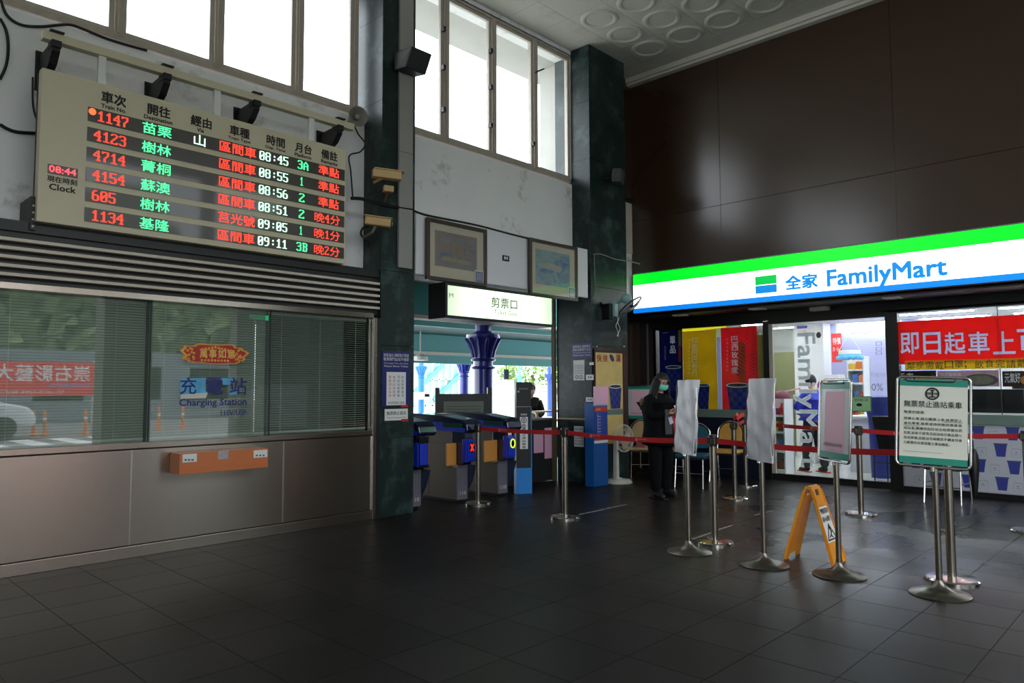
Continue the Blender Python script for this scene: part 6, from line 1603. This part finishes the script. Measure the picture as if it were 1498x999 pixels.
# canopy: fascias and soffits
pale = M('pale_strip', (208,202,190), .6)
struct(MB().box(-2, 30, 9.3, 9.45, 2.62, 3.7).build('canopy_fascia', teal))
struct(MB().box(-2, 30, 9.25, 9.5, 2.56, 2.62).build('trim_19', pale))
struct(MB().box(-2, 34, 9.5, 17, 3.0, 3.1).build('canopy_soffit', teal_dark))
struct(MB().box(-2, 34, 9.45, 17, 3.7, 3.8).build('canopy_roof', conc))
struct(MB().box(-2, 10.2, 7.33, 9.3, 3.15, 3.25).build('trim_20', conc))
yF2 = 16.5; zf0 = GY(760, 535, yF2).z; zf1 = GY(760, 496, yF2).z
struct(MB().box(12, 60, yF2, yF2+.2, zf0, zf0+1.0).build('trim_21', M('far_teal_fascia', (70,150,152), .5)))
struct(MB().box(12, 60, yF2-.1, yF2, GY(760,524,yF2-.1).z, GY(760,520,yF2-.1).z).build('trim_22', pale))
struct(MB().box(8, 40, 13.0, 13.15, 2.86, 3.05).build('trim_23', M('far_teal_fascia')))
# ceiling lamp under canopy
q = E('canopy_lamp', 'round glowing lamp under the dark canopy soffit at left', 'ceiling light', GY(609, 486, 11.5))
c = GY(609, 486, 11.5); MB().lathe([(.24,-.0),(.2,-.04),(0,-.05)], (c.x, c.y, 2.99), 20, (0,0,1)).build('lamp_face', M('lamp_glow', (255,255,250), .5, var=0, emit=3), q)
MB().lathe([(.26,0),(.26,.02),(0,.02)], (c.x, c.y, 2.985), 20).build('lamp_rim', white, q)
# blue columns with flared capitals
def column(lab, px, wpx, pyc, depth, paint=None, tall=1.0):
    d = ray(px, 600); base = Vector((0,0,CAM_H))+d*depth; x, y = base.x, base.y
    Rr = wpx/2*depth/FPX; zc = 0
    zc = (Vector((0,0,CAM_H))+ray(px, pyc)*depth).z
    r = E('blue_column', lab, 'column', (x, y, 0)); m = paint or blue_col
    k = Rr/.2
    MB().lathe([(Rr*1.3,0),(Rr*1.3,.25),(Rr*1.05,.3),(Rr,.35),(Rr,zc)], (x,y,0), 28).build('shaft', m, r, smooth=True)
    for z in (zc-.0*k, zc-.16*k): MB().lathe([(Rr,z-.02*k),(Rr*1.22,z-.01*k),(Rr*1.26,z+.02*k),(Rr,z+.04*k)], (x,y,0), 28).build('ring', m, r)
    MB().lathe([(Rr,zc),(Rr*1.02,zc+.1*k),(Rr*1.15,zc+.2*k),(Rr*1.5,zc+.36*k),(Rr*1.72,zc+.46*k),(Rr*1.72,zc+.52*k),(Rr*.9,zc+.56*k),(Rr*.8,zc+.6*k)], (x,y,0), 28).build('capital', m, r, smooth=True)
    lf_ = MB()
    for i in range(12):
        a = i*PI/6; cs, sn_ = math.cos(a), math.sin(a)
        lf_.tube([(x+cs*Rr*1.02,y+sn_*Rr*1.02,zc+.05*k),(x+cs*Rr*1.1,y+sn_*Rr*1.1,zc+.2*k),(x+cs*Rr*1.45,y+sn_*Rr*1.45,zc+.36*k),(x+cs*Rr*1.85,y+sn_*Rr*1.85,zc+.44*k)], [.03*k,.05*k,.05*k,.02*k], 6)
    lf_.build('capital_leaves', m, r, smooth=True)
    MB().lathe([(Rr*.82,zc+.55*k),(Rr*.82,zc+.55*k+1.6*tall)], (x,y,0), 24).build('neck', m, r, smooth=True)
    return r, x, y
column('thick dark blue column with flared capital, centred in the gate opening', 707, 29, 527, 13.2)
column('dark blue column left of the thick one, second in the row', 679, 13.5, 545, 24, tall=.5)
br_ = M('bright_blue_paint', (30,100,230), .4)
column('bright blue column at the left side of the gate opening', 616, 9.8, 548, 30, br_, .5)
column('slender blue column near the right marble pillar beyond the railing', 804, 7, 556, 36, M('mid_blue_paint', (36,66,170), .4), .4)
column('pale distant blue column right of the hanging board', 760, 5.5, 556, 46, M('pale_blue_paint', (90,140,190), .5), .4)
q = E('ticket_validator', 'white box mounted on the bright blue column', 'device', GY(614, 583, 22))
d0 = Vector((0,0,CAM_H))+ray(615, 579)*29.6; MB().obox(d0, (1,-.6,0), Z3, (.6,1,0), .33, .14, .15).build('box', white, q, bevel=.02)
MB().obox(d0+Vector((.12,-.28,.02)), (1,-.6,0), Z3, (.6,1,0), .1, .06, .02).build('screen', black_gloss, q)
def at(px, py, d): return Vector((0,0,CAM_H))+ray(px, py)*d
# loudspeaker lamp on the bright column
q = E('platform_lamp', 'pale lamp head beside the top of the bright blue column', 'lamp', at(614, 527, 20)); c = at(615, 527, 20); MB().lathe([(.22,0),(.2,.1),(.05,.18),(0,.18)], c, 14).build('shade', white, q); MB().tube([c+Z3*.15, (c.x, c.y, 3.0)], .02, 6).build('rod', alu, q)
# information board
c = at(678, 600, 11.6); q = E('information_board', 'dark framed timetable board standing behind the middle gate', 'information board', (c.x, c.y, 0))
u_ = Vector((.82,-.57,0)).normalized(); n_ = Z3.cross(u_); hw_ = .42; zt_2 = at(678, 576, 11.6).z
MB().obox((c.x, c.y, zt_2-.42), u_, Z3, n_, hw_, .42, .03).build('board', black, q)
MB().obox(Vector((c.x, c.y, zt_2-.48))-n_*.0, u_, Z3, n_, hw_-.1, .36, .035).build('timetable_sheet', M('grey_green_sheet', (110,118,104), .6, var=.1), q)
for s_ in (-1, 1): MB().obox(Vector((c.x, c.y, (zt_2+.1)/2))+u_*s_*hw_, u_, Z3, n_, .035, (zt_2+.1)/2, .035).build('post', black, q)
ln_ = MB()
for k in range(12): ln_.obox(Vector((c.x, c.y, zt_2-.2-k*.045)), u_, Z3, n_, hw_-.14, .004, .037)
ln_.build('timetable_lines', M('dark_lines', (60,64,58), .6), q)
# glazed station building at left
gb = E('glass_building', 'green glazed building with diagonal stair behind the bright blue column', 'building', (30, 48, 0))
gg = M('green_glazing', (120,200,186), .3, var=.25, scale=.35, emit=0); Yb = 46
a = at(600, 610, 44); xL_, xR_ = GY(612, 580, Yb).x, GY(690, 580, Yb).x; zt3 = 6.5
MB().box(xL_, xR_, Yb+.2, Yb+6, 0, zt3).build('wall', M('pale_teal_wall', (150,214,200), .6), gb)
nx_ = 8
for i in range(nx_):
    for j in range(3):
        x0_ = xL_+(xR_-xL_)*i/nx_; x1_ = xL_+(xR_-xL_)*(i+1)/nx_
        MB().box(x0_+.08, x1_-.08, Yb+.1, Yb+.2, j*2.1+.1, j*2.1+2.0).build('pane', gg, gb)
mb = MB()
for i in range(nx_+1): mb.box(xL_+(xR_-xL_)*i/nx_-.07, xL_+(xR_-xL_)*i/nx_+.07, Yb, Yb+.15, 0, zt3)
for j in range(4): mb.box(xL_, xR_, Yb, Yb+.15, j*2.1, j*2.1+.12)
mb.build('mullion_grid', M('white_steel', (210,216,214), .5), gb)
mb = MB()
for f in (0, .5): mb.obox((xL_+(xR_-xL_)*(.25+f), Yb-.1, 2.6), (1,0,.75), (-.75,0,1), Y3, 3.6, .16, .1)
mb.build('diagonal_stair', M('grey_teal_steel', (70,120,120), .5), gb)
# white building, shed, wall, railing, tree
Yc = 60
hb = E('white_building', 'white two storey building behind the hanging platform board', 'building', (70, 62, 0))
x0_, x1_ = GY(722, 560, Yc).x, GY(760, 560, Yc).x
MB().box(x0_-12, x1_, Yc, Yc+8, 0, 9).build('wall', M('white_render', (226,226,222), .8), hb)
for px in (727.5, 750): 
    w0 = GY(px-2.5, 547, Yc).x; w1 = GY(px+3, 547, Yc).x
    f = MB().box(w0, w1, Yc-.1, Yc, GY(px, 547, Yc).z, GY(px, 540.5, Yc).z).build('window', M('window_grey', (150,150,146), .5), hb); MB().box(w0+.2, w1-.2, Yc-.12, Yc-.1, GY(px, 546.4, Yc).z, GY(px, 541.2, Yc).z).build('glazing', M('window_dark', (96,104,104), .3), f)
Yd = 50
sd_ = E('gabled_shed', 'pale gabled concrete shed across the tracks', 'shed', (60, 50, 0))
P_ = [GY(px, py, Yd) for px, py in ((722,592),(722,564),(740,557),(752,556.5),(752,592))]
MB().prism([(p.x, Yd, max(-.2, p.z)) for p in P_], (0, 4, 0)).build('wall', M('shed_wall', (206,204,196), .8, var=.08, scale=.6), sd_)
P_ = [GY(px, py, Yd-.2) for px, py in ((720,565.5),(739,557.6),(754,556.5),(754,555.5),(739,556.2),(720,563.5))]
MB().prism([(p.x, Yd-.2, p.z) for p in P_][::-1], (0, 4.4, 0)).build('roof', M('shed_roof', (120,116,108), .7), sd_)
rwl = E('stone_wall', 'pale stone retaining wall with steps beyond the tracks', 'wall', (66, 49, 0))
x0_, x1_ = GY(772, 580, Yd-1).x, GY(830, 580, Yd-1).x; zt4 = GY(790, 563, Yd-1).z
MB().box(x0_, x1_+12, Yd-1, Yd, -.2, zt4).build('wall_core', M('wall_core', (150,140,120), .8), rwl)
stn = [M('stone_%s' % n, c_, .85, var=.12, scale=2) for n, c_ in zip(('sand','grey','cream'), ((196,180,150),(190,186,176),(210,198,172)))]
random.seed(9); bw_ = 1.6; nrow = 6; hh_ = (zt4+.2)/nrow
for j in range(nrow):
    x = x0_-(j % 2)*.8
    while x < x1_+2: MB().box(x+.05, x+bw_-.05, Yd-1.1-random.random()*.05, Yd-1, -.2+j*hh_+.03, -.2+(j+1)*hh_-.03).build('stone', random.choice(stn), rwl); x += bw_
MB().obox(((x0_+x1_)/2+1, Yd-1.2, zt4*.5), (1,0,1.1), (-1.1,0,1), Y3, 2.4, .12, .1).build('step_rail', M('rail_dark', (90,90,84), .5), rwl)
fr_ = E('trackside_railing', 'grey pipe railing along the far side of the tracks', 'railing', (50, 44, 0))
Yr = 44; x0_, x1_ = GY(720, 585, Yr).x, GY(835, 585, Yr).x; z0_, z1_ = GY(760, 592, Yr).z, GY(760, 579, Yr).z
for z in (z1_, (z0_+z1_)/2, ): MB().box(x0_-3, x1_+4, Yr, Yr+.06, z-.04, z+.04).build('rail', M('rail_pale', (150,152,150), .5), fr_)
x = x0_-2
while x < x1_+3: MB().box(x, x+.08, Yr, Yr+.08, -.4, z1_).build('post', M('rail_pale'), fr_); x += 2.2
tv = E('green_tree', 'bright green leafy tree beyond the stone wall', 'tree', (78, 58, 0))
tc_ = GY(778, 548, 54); lfm = M('leaf_green', (110,146,58), .7, var=.3, scale=1.2)
mb = MB(); random.seed(2)
for k in range(2600):
    a = random.random()*6.28; ph_ = math.acos(random.uniform(-.8,1)); rr_ = 1.9+random.random()*1.0
    p = Vector((tc_.x+rr_*1.5*math.sin(ph_)*math.cos(a), 54+rr_*math.sin(ph_)*math.sin(a), tc_.z+.2+rr_*.85*math.cos(ph_)))
    d = Vector((random.uniform(-1,1),random.uniform(-1,1),random.uniform(-1,1))).normalized(); e = d.orthogonal().normalized()
    mb.add([p-d*.22, p+e*.12, p+d*.22, p-e*.12], [(0,1,2,3)])
mb.build('foliage', lfm, tv, kind='stuff'); MB().tube([(tc_.x,54,-.3),(tc_.x+.1,54,tc_.z)], [.3,.2], 8).build('trunk', M('bark', (90,76,60), .9), tv)
q = E('platform_board', 'small dark hanging board beyond the thick blue column', 'sign', GY(740.5, 547, 16.45)); c = GY(740.5, 547.5, 16.45)
MB().obox(c, (1,-.7,0), Z3, (.7,1,0), .08, .16, .03).build('board', M('slate_blue', (70,80,110), .5), q); MB().tube([c+Z3*.16, (c.x, c.y, zf0+.02)], .012, 6).build('rod', black, q)
# ================================================================== street outside the hall, seen mirrored in the office glass
struct(MB().box(-40, 60, -60, -4.2, -.14, -.03).build('road', M('asphalt', (120,120,118), .8, var=.1)))
for k in range(9):
    o_ = MB().box(-1+k*1.0, -.5+k*1.0, -11.5, -8.5, -.03, -.022).build('crossing_stripe', M('road_white', (220,220,216), .7)); struct(o_); o_.name = 'trim_%d' % (30+k)
def mir(px, py, Yw_): p = GY(px, py, 13.3-Yw_); return p      # mirrored in the glass plane
Yb2 = -15
a = mir(-30, 580, Yb2); b = mir(137, 580, Yb2); zt5 = mir(100, 530, Yb2).z
bn = E('street_banner', 'red street banner 崇右影藝大學 mirrored in the office glass', 'banner', ((a.x+b.x)/2, Yb2, a.z))
MB().box(a.x-1.2, b.x, Yb2-.04, Yb2, a.z, zt5).build('cloth', M('street_red', (226,50,50), .6), bn)
hh_ = zt5-a.z
text('崇右影藝大學', paper, bn, (b.x-.12, Yb2, a.z+hh_*.42), -X3, Z3, (b.x-a.x)*1.02, hh_*.5, bold=.02)
text('影視演藝招生', M('sky_ink', (120,150,220), .6), bn, (b.x-.1, Yb2, a.z+hh_*.24), -X3, Z3, 1.3, hh_*.14); text('02-2423-7785 報名專線', paper, bn, (b.x-.9, Yb2, a.z+hh_*.06), -X3, Z3, 2.2, hh_*.12)
for x in (a.x-1, b.x): MB().tube([(x, Yb2-.1, 0), (x, Yb2-.1, zt5+.1)], .04, 8).build('pole', alu, bn)
for k, (px, yy) in enumerate(((66, -13), (126, -13), (233, -14.2), (268, -14.2), (50, -13.4))):
    x = mir(px, 620, yy).x; r = E('traffic_bollard', 'orange traffic bollard mirrored in the office glass, %s' % ['below the red banner','at the right end of the red banner','left of the charging lettering','below the charging lettering','behind the white car'][k], 'bollard', (x, yy, 0), group='orange bollards mirrored in the office glass')
    MB().lathe([(.14,-.03),(.14,.02),(.05,.04),(.045,.75),(0,.78)], (x,yy,0), 14).build('cone', M('bollard_orange', (236,130,40), .5), r, smooth=True)
    MB().lathe([(.05,.45),(.05,.55)], (x,yy,0), 14).build('reflective_band', paper, r)
# white car
cp = mir(8, 620, -12.5); cr = E('white_car', 'white car in the street mirrored at the left of the office glass', 'car', (cp.x-1.6, -12.5, 0))
cx4 = cp.x-1.6; pf = [(-2.1,.35),(-2.1,.75),(-1.9,.95),(-1.2,1.02),(-.6,1.42),(.7,1.45),(1.35,1.05),(2.0,.92),(2.2,.7),(2.2,.35)]
MB().prism([(cx4+x, -13.3, z) for x, z in pf], (0,1.6,0)).build('car_body', M('car_white', (230,232,236), .2, coat=.6), cr, bevel=.08, segs=3)
MB().prism([(cx4+x, -13.32, z) for x, z in ((-1.0,1.04),(-.5,1.36),(.6,1.38),(1.1,1.06))], (0,1.64,0)).build('side_window', black_gloss, cr)
for x in (-1.35, 1.4):
    w_ = MB().lathe([(.33,-.1),(.33,.1),(.2,.11),(.0,.08)], (cx4+x, -11.75, .32), 24, (0,1,0)).lathe([(.33,-.1),(.33,.1)], (cx4+x, -13.2, .32), 24, (0,1,0)).build('wheel', black, cr)
# buildings and trees over the street
fc2 = E('street_building', 'long grey green building across the street, mirrored in the office glass', 'building', (8, -24, 0))
MB().box(-14, 30, -25.5, -24, 0, 3.2).build('wall', M('street_wall', (112,120,124), .8, var=.1, scale=.5), fc2)
for k in range(12): w_ = MB().box(-12+k*3.4, -10+k*3.4, -24.05, -24, .9, 2.5).build('window', M('shop_dark', (60,66,72), .3), fc2)
th = E('street_hedge', 'tall green trees across the street, mirrored in the office glass', 'tree', (8, -29, 0))
random.seed(6); mb = MB()
for k in range(14000):
    x = random.uniform(-20, 45); z = random.uniform(2.5, 11+1.5*math.sin(x*.6)); y = -31+random.uniform(-2,2)+math.sin(x)*.8
    d = Vector((random.uniform(-1,1),random.uniform(-1,1),random.uniform(-1,1))).normalized(); e = d.orthogonal().normalized(); p = Vector((x,y,z))
    mb.add([p-d*.75, p+e*.5, p+d*.75, p-e*.5], [(0,1,2,3)])
mb.build('foliage', M('hedge_green', (120,140,96), .8, var=.35, scale=.8), th, kind='stuff')
mb = MB()
for k in range(14): mb.tube([(-19+k*4.6,-31,-.1),(-19+k*4.6,-31,5)], .2, 6)
mb.build('trunks', M('bark'), th)
